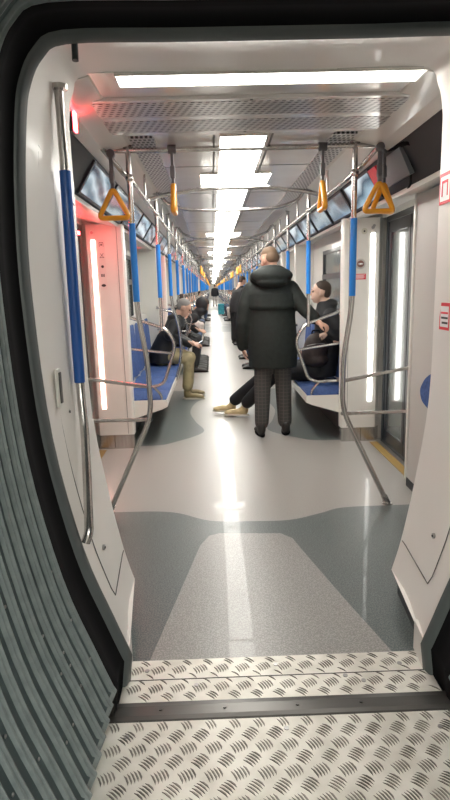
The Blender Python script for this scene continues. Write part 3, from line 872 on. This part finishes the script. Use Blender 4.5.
for s, side in SIDES:
    y = 3.50 if s<0 else 3.95; i = 1
    while y < 44:
        m = scm[(i*(3 if s<0 else 1)+(0 if s<0 else 3)) % 4]
        advert(s, y+.36, .72, m, ('slanted advertising screen above the %s side, %s from the gangway' % (side, ordn(i))) if i<15 else 'distant advertising screen above the %s side' % side, 'advertising screens, %s side' % side if i<15 else 'distant advertising screens, %s side' % side)
        y += .80; i += 1
# cables and open hatch at right near end
b = MB()
for k in range(5):
    b.tube([(1.02+.02*k,2.45,2.12-.02*k),(.93,2.9+.08*k,2.15),(.88,3.2,2.20-.01*k),(.86,3.45+.03*k,2.20)], .008, 0, 8, .15)
b.tube([(.93,3.25,2.15),(.95,3.35,2.02),(.985,3.45,1.98),(1.0,3.6,1.985)], .006, 0, 8, .1)
tag(b.build('cable_bundle', black), 'black cables hanging in the open housing at the near right corner', 'cables')
b = MB(); b.prism([(.93,2.02),(.955,2.03),(.88,2.175),(.862,2.165)], 'y', 3.30, 3.72, 0); hp = b.build('hatch_panel', mat('hatch_grey', (.13,.14,.15), .35)); tag(hp, 'dark grey hatch panel hanging open beside the cables at upper right', 'hatch')
b = MB(); b.prism([(.90,2.06),(.925,2.07),(.875,2.165),(.85,2.155)], 'y', 3.74, 3.90, 0); hp = b.build('sign_panel', red); tag(hp, 'small red sign edge between the hatch and the first right screen', 'sign')

# ------------------------------------------------------------------ stickers
def sticker(name, label, loc, w, h, axis, parts, cat='sticker', s=1):
    """parts: list of (x0,z0,x1,z1,material) in the sticker plane; axis 'y' faces -Y, 'x' faces the aisle (-s)"""
    rt = empty(name, loc)
    mats = []; b = MB()
    for q, (x0,z0,x1,z1,m) in enumerate(parts):
        if m not in mats: mats.append(m)
        d = .0006+.0005*q
        if axis == 'y': b.box((x0,-d,z0),(x1,0,z1),mats.index(m))
        else: b.box((-s*d,x0,z0),(0,x1,z1),mats.index(m))
    o_ = b.build('print', mats, rt); tag(rt, label, cat); return rt
# red emergency label on right pillar with lettering lines
lines = [(-.052,-.024,.052,.024,red)] + [(-.045,z,.045-.012*(i%2),z+.0045,whites) for i,z in enumerate((.012,.003,-.006,-.015))]
sticker('warning_label', 'red label with white text lines on the nearest right pillar', (1.10,4.9995,1.492), .1,.05,'y',lines,'label')
rt = empty('emergency_button', (1.10,4.999,1.60)); b = MB(); b.disc((0,0,0), .045, 'y', -.006,0,28); b.build('ring', greyp, rt)
b = MB(); b.disc((0,-.006,0), .030, 'y', -.008,0,24); b.build('button', mat('button_brown', (.25,.12,.10), .4), rt); b = MB(); b.box((-.02,-.017,-.006),(.02,-.013,.006)); b.build('lever', steel, rt)
tag(rt, 'round grey emergency handle above the red label on the right pillar', 'button')
rt = empty('key_lock', (1.13,4.999,1.875)); b = MB(); b.disc((0,0,0), .026, 'y', -.005,0,24); b.build('escutcheon', mat('cream_plastic', (.6,.58,.48), .4), rt); b = MB(); b.disc((0,-.005,0), .008, 'y', -.002); b.build('keyhole', ink, rt)
tag(rt, 'round cream lock cover at the top of the nearest right pillar', 'lock')
rt = empty('indicator_lamp', (1.205,4.999,1.905)); b = MB(); b.disc((0,0,0), .014, 'y', -.006); b.build('lens', dsteel, rt); tag(rt, 'small dark indicator disc beside the cream lock cover', 'indicator')
# symbols column on left pillar
gl = MB(); zs = (1.83,1.74,1.64,1.57,1.48)
gl.box((-.03,-.0008,-.02),(.03,0,.40),1)
def sym(z, kind):
    if kind == 0:
        for r_ in ((-.018,z-.018,-.014,z+.018),(.014,z-.018,.018,z+.018),(-.018,z+.014,.018,z+.018),(-.006,z-.01,.006,z+.006)): gl.box((r_[0],-.0016,r_[1]),(r_[2],-.0008,r_[3]))
    if kind == 1:
        gl.tube([(-.014,-.001,z-.016),(.014,-.001,z+.016)], .002, 0, 6); gl.tube([(-.014,-.001,z+.016),(.014,-.001,z-.016)], .002, 0, 6); gl.box((-.02,-.0016,z-.022),(.02,-.0008,z-.018))
    if kind == 2: gl.disc((0,-.0008,z), .012, 'y', -.001)
    if kind == 3:
        for x in (-.016,-.005,.006): gl.box((x,-.0016,z-.012),(x+.007,-.0008,z+.012))
    if kind == 4: gl.sphere((0,-.001,z), (.020,.001,.012))
for z,k in ((.36,0),(.27,1),(.175,2),(.10,3),(.015,4)): sym(z,k)
o_ = gl.build('pictogram_strip', [ink, mat('clear_label', (.72,.66,.62), .3)], None, (-1.14,4.999,1.46)); tag(o_, 'column of small black pictograms on the nearest left pillar', 'label')
# red bordered stickers on right bulkhead
def bulk_sticker(y, z, w, h, label, kind):
    t = min(1,(y-1.85)/.5); pr = mixp(SP0,SP1,t); x = .745
    for (x0,z0),(x1,z1) in zip(pr, pr[1:]):
        if z0 <= z <= z1: x = x0+(x1-x0)*(z-z0)/(z1-z0+1e-9)
    parts = [(-w/2,-h/2,w/2,h/2,red),(-w/2+.010,-h/2+.012,w/2-.010,h/2-.014,whites)]
    if kind: parts += [(-.03,-.03,-.02,.03,red),(-.03,.02,.03,.03,red),(.02,-.03,.03,.03,red)]
    else: parts += [(-.035,.01,.035,.018,red),(-.035,-.01,.03,-.002,ink),(-.035,-.03,.02,-.022,ink)]
    sticker('safety_sticker', label, (x-.004,y,z), w, h, 'x', parts, 'sticker', 1)
bulk_sticker(2.335, 1.79, .11, .12, 'upper red and white safety sticker on the right bulkhead', True)
bulk_sticker(2.29, 1.285, .10, .11, 'lower red-bordered white sticker on the right bulkhead', False)

# ------------------------------------------------------------------ people
def blob(name, prims, m, voxel=.01, sm=4, parent=None):
    b = MB()
    for p in prims:
        if p[0] == 'e':
            M = Euler(p[3]).to_matrix() if len(p) > 3 and p[3] is not None and not isinstance(p[3], Matrix) else (p[3] if len(p)>3 else None)
            b.sphere(p[1], p[2], 0, 20, 12, M)
        elif p[0] == 'c':
            pts = [V(q) for q in p[1]]; rr = p[2]
            b.tube(pts, rr, 0, 16)
            for q, r_ in ((pts[0],rr[0]),(pts[-1],rr[-1])): b.sphere(q, r_*.99, 0, 14, 8)
            for q, r_ in zip(pts[1:-1], rr[1:-1]): b.sphere(q, r_*1.0, 0, 14, 8)
        elif p[0] == 'l':   # loft of ellipse rings (center, rx, ry)
            rings = [[V(c_)+V((math.cos(a)*rx, math.sin(a)*ry, 0)) for a in [2*PI*k/28 for k in range(28)]] for c_,rx,ry in p[1]]
            b.loft(rings)
    me = b.mesh(name+'_raw', m); o = bpy.data.objects.new('tmp', me); COL.objects.link(o)
    md = o.modifiers.new('r','REMESH'); md.mode = 'VOXEL'; md.voxel_size = voxel; md.use_smooth_shade = True
    if sm: s_ = o.modifiers.new('s','SMOOTH'); s_.iterations = sm; s_.factor = .5
    dg = bpy.context.evaluated_depsgraph_get(); dg.update()
    ev = o.evaluated_get(dg); nm = bpy.data.meshes.new_from_object(ev); nm.name = name
    bpy.data.objects.remove(o); bpy.data.meshes.remove(me)
    if not nm.materials: nm.materials.append(m)
    for p in nm.polygons: p.use_smooth = True
    r = bpy.data.objects.new(name, nm); COL.objects.link(r)
    if parent: r.parent = parent
    return r
def xf(prims, M):
    out = []
    R3 = M.to_3x3()
    for p in prims:
        if p[0] == 'e':
            r0 = Euler(p[3]).to_matrix() if len(p)>3 and p[3] is not None and not isinstance(p[3],Matrix) else (p[3] if len(p)>3 and p[3] is not None else Matrix.Identity(3))
            out.append(('e', M @ V(p[1]), p[2], R3 @ r0))
        elif p[0] == 'c': out.append(('c', [M @ V(q) for q in p[1]], p[2]))
    return out
def headM(c, yaw=0, pitch=0, roll=0, k=1.0):   # local +Y is the face
    return Matrix.Translation(V(c)) @ Matrix.Rotation(yaw,4,'Z') @ Matrix.Rotation(pitch,4,'X') @ Matrix.Rotation(roll,4,'Y') @ Matrix.Scale(k,4)
def head_prims(M):
    return xf([('e',(0,-.012,.022),(.074,.094,.092)), ('e',(0,.022,-.03),(.060,.066,.078)), ('e',(0,.045,-.082),(.030,.030,.026)),
        ('c',[(0,.082,.012),(0,.104,-.022)],[.009,.014]), ('e',(0,.070,.022),(.055,.018,.012)), ('e',(-.022,.078,-.062),(.014,.010,.006)),('e',(.022,.078,-.062),(.014,.010,.006)),('e',(0,.084,-.058),(.020,.008,.005)),('e',(0,.083,-.068),(.018,.008,.006)),
        ('e',(-.076,-.005,-.005),(.009,.020,.031)), ('e',(.076,-.005,-.005),(.009,.020,.031)),
        ('c',[(0,-.03,-.05),(0,-.045,-.14)],[.052,.058])], M)
def head_extras(M, rt, hair, style='short'):
    for x in (-.030,.030):
        b = MB(); b.sphere(M @ V((x,.076,.006)), .0095, 0, 10, 6); b.build('eye', eyem, rt)
        b = MB(); b.tube([M @ V((x-.016,.087,.026)), M @ V((x+.016,.087,.026))], .0035, 0, 6); b.build('eyebrow', hair, rt)
    if style == 'short': pr = [('e',(0,-.022,.048),(.077,.088,.076)), ('e',(0,-.05,.01),(.070,.060,.075))]
    elif style == 'crop': pr = [('e',(0,-.012,.060),(.070,.086,.066)), ('e',(0,-.045,.018),(.073,.064,.066))]
    else: pr = [('e',(0,-.02,.04),(.09,.10,.09)), ('e',(0,-.06,-.05),(.085,.06,.13))]
    blob('hair', xf(pr, M), hair, .008, 2, rt)
def hand_prims(M, curl=.5, side=1):
    """palm from wrist (origin) along +Y, back of hand +Z, thumb on side*X"""
    pr = [('e',(0,.045,0),(.040,.048,.015))]
    for i,(x,L) in enumerate(((.030,.070),(.011,.078),(-.009,.073),(-.028,.058))):
        x *= side; p = V((x,.078,0)); a = 0; pts = [V((x*.8,.05,0)), p]; rr = [.0095,.0088]
        for seg in (.45,.32,.23):
            a += curl; p = p + V((0, math.cos(a), -math.sin(a)))*L*seg; pts.append(p.copy()); rr.append(.0082-.0006*len(rr))
        pr.append(('c', pts, rr))
    t = [V((side*.022,.015,0)), V((side*.046,.045,-.010)), V((side*.056,.070,-.020)), V((side*.050,.090,-.032))]
    pr.append(('c', t, [.013,.012,.010,.0085]))
    return xf(pr, M)
def aim(p, d, up=(0,0,1)):
    y = V(d).normalized(); z = V(up); z = (z-y*z.dot(y)).normalized(); x = y.cross(z)
    M = Matrix((x,y,z)).transposed().to_4x4(); return Matrix.Translation(V(p)) @ M
def shoe(rt, heel, d, m, sole, L=.28, name='shoe', up=(0,0,1), h=.0):
    M = aim(heel, d, up)
    o = blob(name, xf([('e',(0,.05,.052),(.040,.060,.050)),('e',(0,.13,.040),(.042,.10,.036)),('e',(0,.205,.030),(.046,.062,.028)),('c',[(0,.03,.06),(0,.03,.10)],[.040,.042])], M), m, .008, 3, rt)
    rings = []
    for z in (0,.018):
        rings.append([M @ V((math.cos(a)*(.044-.004*math.sin(a)*-1), .125+math.sin(a)*.148, z)) for a in [2*PI*k/24 for k in range(24)]])
    b = MB(); b.loft(rings); b.build('sole', sole, o)
    return o

def rebase(rt):
    for c_ in kids(rt): c_.location = V(c_.location) - rt.location
# --- standing man, back to camera
def standing_man():
    rt = empty('person', (.36,5.33,0))
    H = headM((.345,5.43,1.672), math.radians(38), math.radians(-6), 0, 1.0)
    hl = aim((.085,5.42,.87), (.05,.12,-1), (-1,0,0)); hr = aim((.765,5.12,1.095), (.65,-.5,-.35), (.2,-.2,1))
    P = head_prims(H)
    P += [('c',[(.34,5.38,1.50),(.35,5.36,1.2),(.36,5.35,.95)],[.10,.13,.13]),
          ('c',[(.18,5.38,1.43),(.09,5.36,1.14),(.085,5.42,.87)],[.055,.042,.028]), ('c',[(.52,5.37,1.43),(.66,5.26,1.22),(.765,5.12,1.095)],[.055,.042,.028]),
          ('c',[(.27,5.35,.93),(.255,5.34,.50),(.245,5.31,.10)],[.085,.055,.036]), ('c',[(.45,5.35,.93),(.465,5.37,.50),(.475,5.36,.10)],[.085,.055,.036])]
    P += hand_prims(hl, .35, -1) + hand_prims(hr, .75, 1)
    blob('body', P, skin, .007, 3, rt)
    head_extras(H, rt, hairf, 'crop')
    C = [('l',[((.366,5.35,.665),.232,.165),((.366,5.35,.80),.238,.172),((.364,5.35,.98),.232,.170),((.360,5.355,1.14),.222,.162),((.356,5.36,1.28),.232,.158),((.354,5.37,1.38),.238,.142),((.352,5.38,1.45),.205,.120),((.35,5.385,1.50),.13,.095)]),
         ('c',[(.175,5.375,1.40),(.115,5.35,1.26),(.085,5.35,1.10),(.075,5.38,.96),(.082,5.41,.875)],[.085,.078,.070,.066,.058]),
         ('c',[(.535,5.37,1.40),(.60,5.31,1.30),(.67,5.25,1.20),(.735,5.16,1.13)],[.085,.076,.066,.056])]
    coat = blob('coat', C, parka, .011, 4, rt)
    hd = [('e',(.352,5.28,1.525),(.200,.115,.085)),('e',(.352,5.31,1.575),(.140,.095,.052)),('e',(.352,5.24,1.47),(.15,.07,.055)),('e',(.35,5.42,1.49),(.14,.08,.06)),('e',(.23,5.36,1.50),(.075,.10,.06)),('e',(.475,5.36,1.50),(.075,.10,.06))]
    blob('hood', hd, parka, .010, 4, coat)
    # back yoke flap
    b = MB(); rings = []
    for z,g in ((1.36,.006),(1.27,.012),(1.235,.018),(1.232,.004)):
        ring = []
        for k in range(17):
            a = PI*1.08+PI*.84*k/16; ring.append(V((.358+math.cos(a)*(.232+g), 5.358+math.sin(a)*(.158+g), z-.012*math.sin(PI*k/16)*(z<1.3))))
        rings.append(ring)
    b.loft(rings, 0, closed=False); b.build('yoke_flap', parka, coat)
    T = [('c',[(.29,5.35,.90),(.262,5.34,.52),(.247,5.315,.125)],[.105,.082,.068]),('c',[(.44,5.35,.90),(.465,5.37,.52),(.477,5.36,.125)],[.105,.082,.068])]
    blob('trousers', T, plaid, .010, 3, rt)
    shoe(rt, (.245,5.25,0), (-.10,1,0), leather, black); shoe(rt, (.478,5.29,0), (.12,1,0), leather, black)
    rebase(rt)
    tag(rt, 'standing man seen from behind in a dark hooded parka and checked trousers', 'person', None); return rt
standing_man()

# --- seated man right, near, legs stretched, facing left
def seated_right():
    rt = empty('person', (.85,5.80,0))
    H = headM((.905,5.80,1.355), math.radians(82), math.radians(4), 0, 1.0)
    hr = aim((.95,5.62,.955), (-1,-.05,-.25), (0,-.2,1)); hl = aim((.80,5.82,.80), (-1,-.4,-.2), (0,0,1))
    P = head_prims(H) + [('c',[(.96,5.80,1.22),(.99,5.80,.95),(.90,5.80,.58)],[.09,.13,.13]),
        ('c',[(.97,5.62,1.12),(1.03,5.57,.88),(.95,5.62,.955)],[.05,.04,.028]), ('c',[(.97,5.98,1.12),(.98,6.02,.85),(.80,5.82,.80)],[.05,.04,.028]),
        ('c',[(.84,5.72,.56),(.44,5.92,.50),(.13,6.13,.13)],[.085,.055,.034]), ('c',[(.84,5.88,.56),(.40,6.10,.50),(.00,6.36,.12)],[.085,.055,.034])]
    P += hand_prims(hr, .6, -1)+hand_prims(hl, .6, 1)
    blob('body', P, skin2, .007, 3, rt); head_extras(H, rt, haird, 'short')
    J = [('l',[((.90,5.80,.50),.17,.20),((.95,5.80,.62),.15,.20),((.985,5.80,.80),.135,.205),((.985,5.80,1.0),.135,.215),((.975,5.80,1.12),.125,.20),((.965,5.80,1.20),.10,.13),((.955,5.80,1.27),.075,.08)]),
         ('c',[(.98,5.63,1.12),(1.04,5.57,1.0),(1.04,5.58,.92),(.965,5.62,.95)],[.085,.072,.066,.050]), ('c',[(.97,5.97,1.12),(.99,6.02,.90),(.81,5.83,.80)],[.085,.072,.055]),
         ('e',(1.0,5.80,1.24),(.085,.12,.055))]
    blob('jacket', J, blackc, .011, 4, rt)
    T = [('c',[(.86,5.72,.56),(.62,5.83,.55),(.43,5.93,.50),(.155,6.12,.17)],[.115,.098,.085,.070]),('c',[(.86,5.88,.56),(.62,6.0,.55),(.40,6.10,.50),(.03,6.34,.16)],[.115,.098,.085,.070])]
    blob('trousers', T, blackc, .010, 3, rt)
    shoe(rt, (.155,6.13,.016), (-.95,.22,-.0), beige, solew, up=(0,.15,1)); shoe(rt, (.03,6.36,.016), (-.95,.2,0), beige, solew, up=(0,-.1,1))
    rebase(rt)
    tag(rt, 'seated man in black with beige shoes and outstretched legs on the right bench', 'person'); return rt
seated_right()
# backpack on his lap
rt = empty('backpack', (.84,5.68,.66))
blob('bag_body', [('e',(0,0,.13),(.125,.145,.17)),('e',(.0,0,.03),(.135,.155,.08)),('e',(-.07,-.02,.09),(.08,.11,.10))], bagm, .009, 3, rt)
b = MB(); b.tube([(-.04,0,.28),(-.04,0,.32),(.04,0,.32),(.04,0,.28)], .008, 0, 8, .02); b.build('carry_loop', black, rt)
b = MB(); b.tube([(-.11,-.12,.18),(-.03,-.155,.20),(.06,-.135,.20)], .004, 0, 6, .03); b.build('zip', dsteel, rt)
tag(rt, 'dark brown patterned backpack on the lap of the seated man at right', 'backpack')

# --- generic seated figure facing +X at origin (left side); seat edge x=-.665
def seated_person(top, legs, shoes_, hair, lean=.10, style='short', vox=.012, hood=False, hands_fwd=True, sk=skin, grey=False, headpitch=-.35, detail=False):
    """built at origin on the floor under the seat back line; facing +X"""
    rt = empty('person')
    hx = -.86; cx = hx+lean*.5; sx = hx+lean; hz = 1.235 - .25*lean
    Hc = V((sx+.05+lean*.35, 0, hz)); H = headM(Hc, -PI/2, headpitch)
    wr = [V((-.44,-.07,.72)), V((-.44,.06,.72))] if hands_fwd else [V((-.62,-.12,.60)), V((-.62,.12,.60))]
    P = head_prims(H) + [('c',[(sx,0,hz-.18),(cx,0,.85),(hx,0,.56)],[.09,.13,.13]),
        ('c',[(hx,-.10,.55),(-.50,-.13,.51),(-.53,-.13,.10)],[.085,.055,.035]),('c',[(hx,.10,.55),(-.50,.13,.51),(-.53,.13,.10)],[.085,.055,.035])]
    for k,(w_,sg) in enumerate(zip(wr,(-1,1))):
        P.append(('c',[(sx,.18*sg,hz-.18),(cx+.05,.24*sg,.84),w_],[.05,.04,.028]))
        P += hand_prims(aim(w_, (1,-.3*sg*.5,-.05), (0,.4*sg,1)), .55, -sg)
    blob('body', P, sk, .008 if detail else vox, 3, rt)
    if detail: head_extras(H, rt, hair, style)
    else: blob('hair', xf([('e',(0,-.022,.048),(.080,.090,.078)),('e',(0,-.05,.0),(.073,.062,.08 if style!='long' else .14))], H), hair, .012, 2, rt)
    J = [('l',[((hx+.01,0,.49),.19,.235),((hx+.01,0,.65),.17,.225),((cx,0,.85),.145,.205),((sx-.01,0,hz-.23),.14,.21),((sx,0,hz-.14),.11,.15),((sx+.01,0,hz-.08),.07,.08)])]
    for w_,sg in zip(wr,(-1,1)): J.append(('c',[(sx,.185*sg,hz-.21),(cx+.03,.25*sg,.86),(w_.x-.05,w_.y,w_.z)],[.085,.074,.052]))
    if hood: J += [('e',(Hc.x-.03,0,Hc.z+.02),(.115,.105,.125)),('e',(Hc.x-.06,0,Hc.z-.10),(.12,.13,.08))]
    else: J += [('e',(sx-.02,0,hz-.12),(.09,.12,.05))]
    blob('jacket', J, top, vox, 4, rt)
    T = [('c',[(hx,.09*s_,.555),(-.62,.12*s_,.56),(-.50,.13*s_,.52),(-.53,.13*s_,.17)],[.11,.092,.085,.072]) for s_ in (-1,1)]
    blob('trousers', T, legs, vox, 3, rt)
    for s_ in (-1,1): shoe(rt, (-.575,.13*s_,.002), (1,.12*s_,0), shoes_, solew if detail else black)
    return rt
p = seated_person(puffer, khaki, olive, hairg, .20, 'short', .011, detail=True, headpitch=-.45); p.location = (-.03,7.42,0)
tag(p, 'seated man with grey hair, black puffer jacket and khaki trousers looking at a phone', 'person')
b = MB(); b.box((-.038,-.075,-.004),(.038,.075,.004),0,bev=.003); ph = b.build('phone', ink, None, (-.375,7.415,.735)); ph.rotation_euler = (0,-.5,0)
b = MB(); b.box((-.034,-.070,.004),(.034,.070,.0046)); b.build('phone_screen', lampmat('phone_glow',(.5,.6,.7),.6), ph); tag(ph, 'small phone held in both hands by the man in khaki trousers', 'phone')
hp = seated_person(blackc, blackc, leather, haird, .34, 'short', .012, hood=True, detail=False, headpitch=-.7); hp.location = (0,9.85,0)
tag(hp, 'hunched passenger in a black hood beyond the man in khaki trousers', 'person')
ca = cloth('cream_coat', (.50,.45,.38)); cb = cloth('blue_jacket', (.03,.16,.50)); cc = cloth('grey_coat', (.16,.16,.17)); cd = cloth('teal_jacket', (.05,.32,.40)); ce = cloth('burgundy_coat', (.16,.04,.05)); cf = cloth('jeans_denim', (.06,.09,.16)); cg = cloth('pale_trousers', (.55,.5,.46))
A = seated_person(blackc, blackc, leather, haird, .05, 'short', .016, hands_fwd=False, headpitch=-.2)
used_people = [False]
def recolour(rt, mp):
    for c_ in kids(rt):
        k = c_.name.split('.')[0]
        if k in mp:
            c_.data = c_.data.copy(); c_.data.materials.clear(); c_.data.materials.append(mp[k])
def seated_copy(side, y, top, legs, hair, label, group=None):
    p = A if not used_people[0] else copy_tree(A)
    used_people[0] = True
    if side == 'left': p.location = (0,y,0)
    else: p.location = (0,y,0); p.rotation_euler.z = PI
    recolour(p, {'jacket':top,'trousers':legs,'hair':hair})
    tag(p, label, 'person', group); return p
KID.clear()
L_ = [(10.45,blackc,blackc,haird,'dark-haired passenger in black sitting upright past the hooded one'),
 (11.0,cc,cf,haird,'seated passenger in a grey coat on the second left bench'),(11.6,blackc,cf,hairg,'grey-haired passenger in black and jeans on the second left bench'),
 (14.3,ca,cg,hairf,'seated passenger in cream coat and pale trousers on the third left bench'),(14.85,blackc,blackc,haird,'seated passenger in black beside the cream coat'),
 (15.6,cb,cf,haird,'seated passenger in a bright blue jacket on the left'),(16.2,cc,blackc,hairf,'fair-haired passenger in grey beyond the blue jacket'),
 (25.6,ca,cf,haird,'distant left passenger in a cream top'),(26.3,ce,blackc,haird,'distant left passenger in burgundy'),(27.2,cb,blackc,hairf,'distant left passenger in blue'),(30.2,cc,cf,hairg,'distant left passenger in grey'),(31.2,ca,cg,hairf,'distant left passenger in cream coat')]
R__ = [(10.1,cc,blackc,haird,'seated passenger in grey on the second right bench'),(11.5,ce,cf,haird,'seated passenger in burgundy on the second right bench'),
 (14.4,ca,cf,hairf,'seated passenger in a cream top on the third right bench'),(15.7,cc,cg,haird,'seated passenger in grey with pale trousers, right side'),(25.4,ca,cg,hairf,'distant right passenger in cream'),
 (26.2,cd,cf,haird,'distant right passenger in teal'),(27.3,blackc,blackc,haird,'distant right passenger in black'),(30.0,ca,cf,haird,'distant right passenger in cream and jeans'),(31.3,cd,blackc,hairf,'fair-haired distant right passenger in teal')]
for y,a_,b_,h_,l_ in L_: seated_copy('left', y, a_, b_, h_, l_)
for y,a_,b_,h_,l_ in R__: seated_copy('right', y, a_, b_, h_, l_)

# --- standing figures further down
def standing_far(x, y, top, legs, hair, yaw, label, bend=.0, vox=.014, bag=None):
    rt = empty('person', (x,y,0)); rt.rotation_euler.z = yaw     # local +Y is forward
    H = headM((0,.03+bend*.9,1.66-bend*.25), 0, -.15-bend)
    hd = [aim((-.26,.06+bend*.5,.86), (0,.1,-1), (-1,0,0)), aim((.26,.06+bend*.5,.86), (0,.1,-1), (1,0,0))]
    P = head_prims(H)+[('c',[(0,bend*.7,1.47-bend*.2),(0,bend*.3,1.2),(0,0,.95)],[.10,.13,.13])]
    for s_,h_ in ((-1,hd[0]),(1,hd[1])):
        P += [('c',[(s_*.18,bend*.6,1.42-bend*.2),(s_*.25,bend*.5,1.12),(s_*.26,.06+bend*.5,.86)],[.055,.042,.028]),('c',[(s_*.09,0,.92),(s_*.10,.02,.5),(s_*.11,0,.1)],[.085,.055,.036])]+hand_prims(h_,.4,s_)
    blob('body', P, skin, vox*.8, 3, rt); blob('hair', xf([('e',(0,-.022,.048),(.080,.090,.078)),('e',(0,-.05,.0),(.073,.062,.08))], H), hair, vox, 2, rt)
    J = [('l',[((0,0,.80),.20,.15),((0,.01,1.0),.20,.15),((0,bend*.3,1.2),.21,.15),((0,bend*.55,1.36-bend*.1),.22,.14),((0,bend*.7,1.46-bend*.2),.15,.11),((0,bend*.75,1.53-bend*.2),.08,.08)])]
    for s_ in (-1,1): J.append(('c',[(s_*.19,bend*.6,1.40-bend*.2),(s_*.25,bend*.5,1.12),(s_*.26,.06+bend*.5,.90)],[.085,.072,.055]))
    blob('jacket', J, top, vox, 4, rt)
    blob('trousers', [('c',[(s_*.09,0,.90),(s_*.105,.02,.5),(s_*.11,0,.13)],[.11,.09,.078]) for s_ in (-1,1)], legs, vox, 3, rt)
    for s_ in (-1,1): shoe(rt, (s_*.11,-.05,0), (s_*.1,1,0), leather, black)
    return tag(rt, label, 'person')
standing_far(.40, 14.8, blackc, blackc, haird, math.radians(-60), 'standing figure all in black with head bowed, further down at the right', .22)
standing_far(.02, 47.0, blackc, cg, haird, 0, 'tiny figure in a black jacket standing at the far end of the aisle', .0, .03)
rt = empty('suitcase', (.27,31.0,0)); b = MB(); b.box((-.17,-.12,.05),(.17,.12,.62),0,bev=.03); b.build('shell', cd, rt)
b = MB(); b.tube([(-.09,0,.62),(-.09,0,.9),(.09,0,.9),(.09,0,.62)], .01, 0, 8, .02); b.build('handle', dsteel, rt)
for x in (-.13,.13):
    b = MB(); b.tube([(x-.015,0,.025),(x+.015,0,.025)], .025, 0, 12); b.build('wheel', black, rt)
tag(rt, 'teal suitcase standing far down the aisle on the right', 'suitcase')

# ------------------------------------------------------------------ world, camera
w = bpy.data.worlds.new('world'); S.world = w; w.use_nodes = True
w.node_tree.nodes['Background'].inputs[0].default_value = (.5,.52,.5,1); w.node_tree.nodes['Background'].inputs[1].default_value = .15
# lamp of the carriage behind
lamp(-2.6, -.9, 1.2, 'broad ceiling lamp of the carriage behind the walkway', None, 2.255, 0)

F_, VX, VY, AR = 560., 212., 289., .027
wy = V(((VX-225)/F_, (400-VY)/F_, -1)).normalized()
x0 = V((math.cos(AR), math.sin(AR), 0)); wx = (x0-wy*x0.dot(wy)).normalized(); wz = wx.cross(wy)
# rows: world axes expressed in camera space -> camera-to-world matrix rows
Mc = Matrix(((wx.x,wx.y,wx.z),(wy.x,wy.y,wy.z),(wz.x,wz.y,wz.z)))
cam = bpy.data.cameras.new('camera'); co = bpy.data.objects.new('camera', cam); COL.objects.link(co)
co.matrix_world = Matrix.Translation((-.2,0,1.42)) @ Mc.to_4x4()
cam.sensor_fit = 'VERTICAL'; cam.sensor_height = 36; cam.lens = 36*F_/800; cam.clip_end = 300; cam.clip_start = .02
S.camera = co
S.view_settings.view_transform = 'Standard'; S.view_settings.look = 'None'; S.view_settings.exposure = 1.02; S.view_settings.gamma = 1
S.view_settings.use_curve_mapping = False
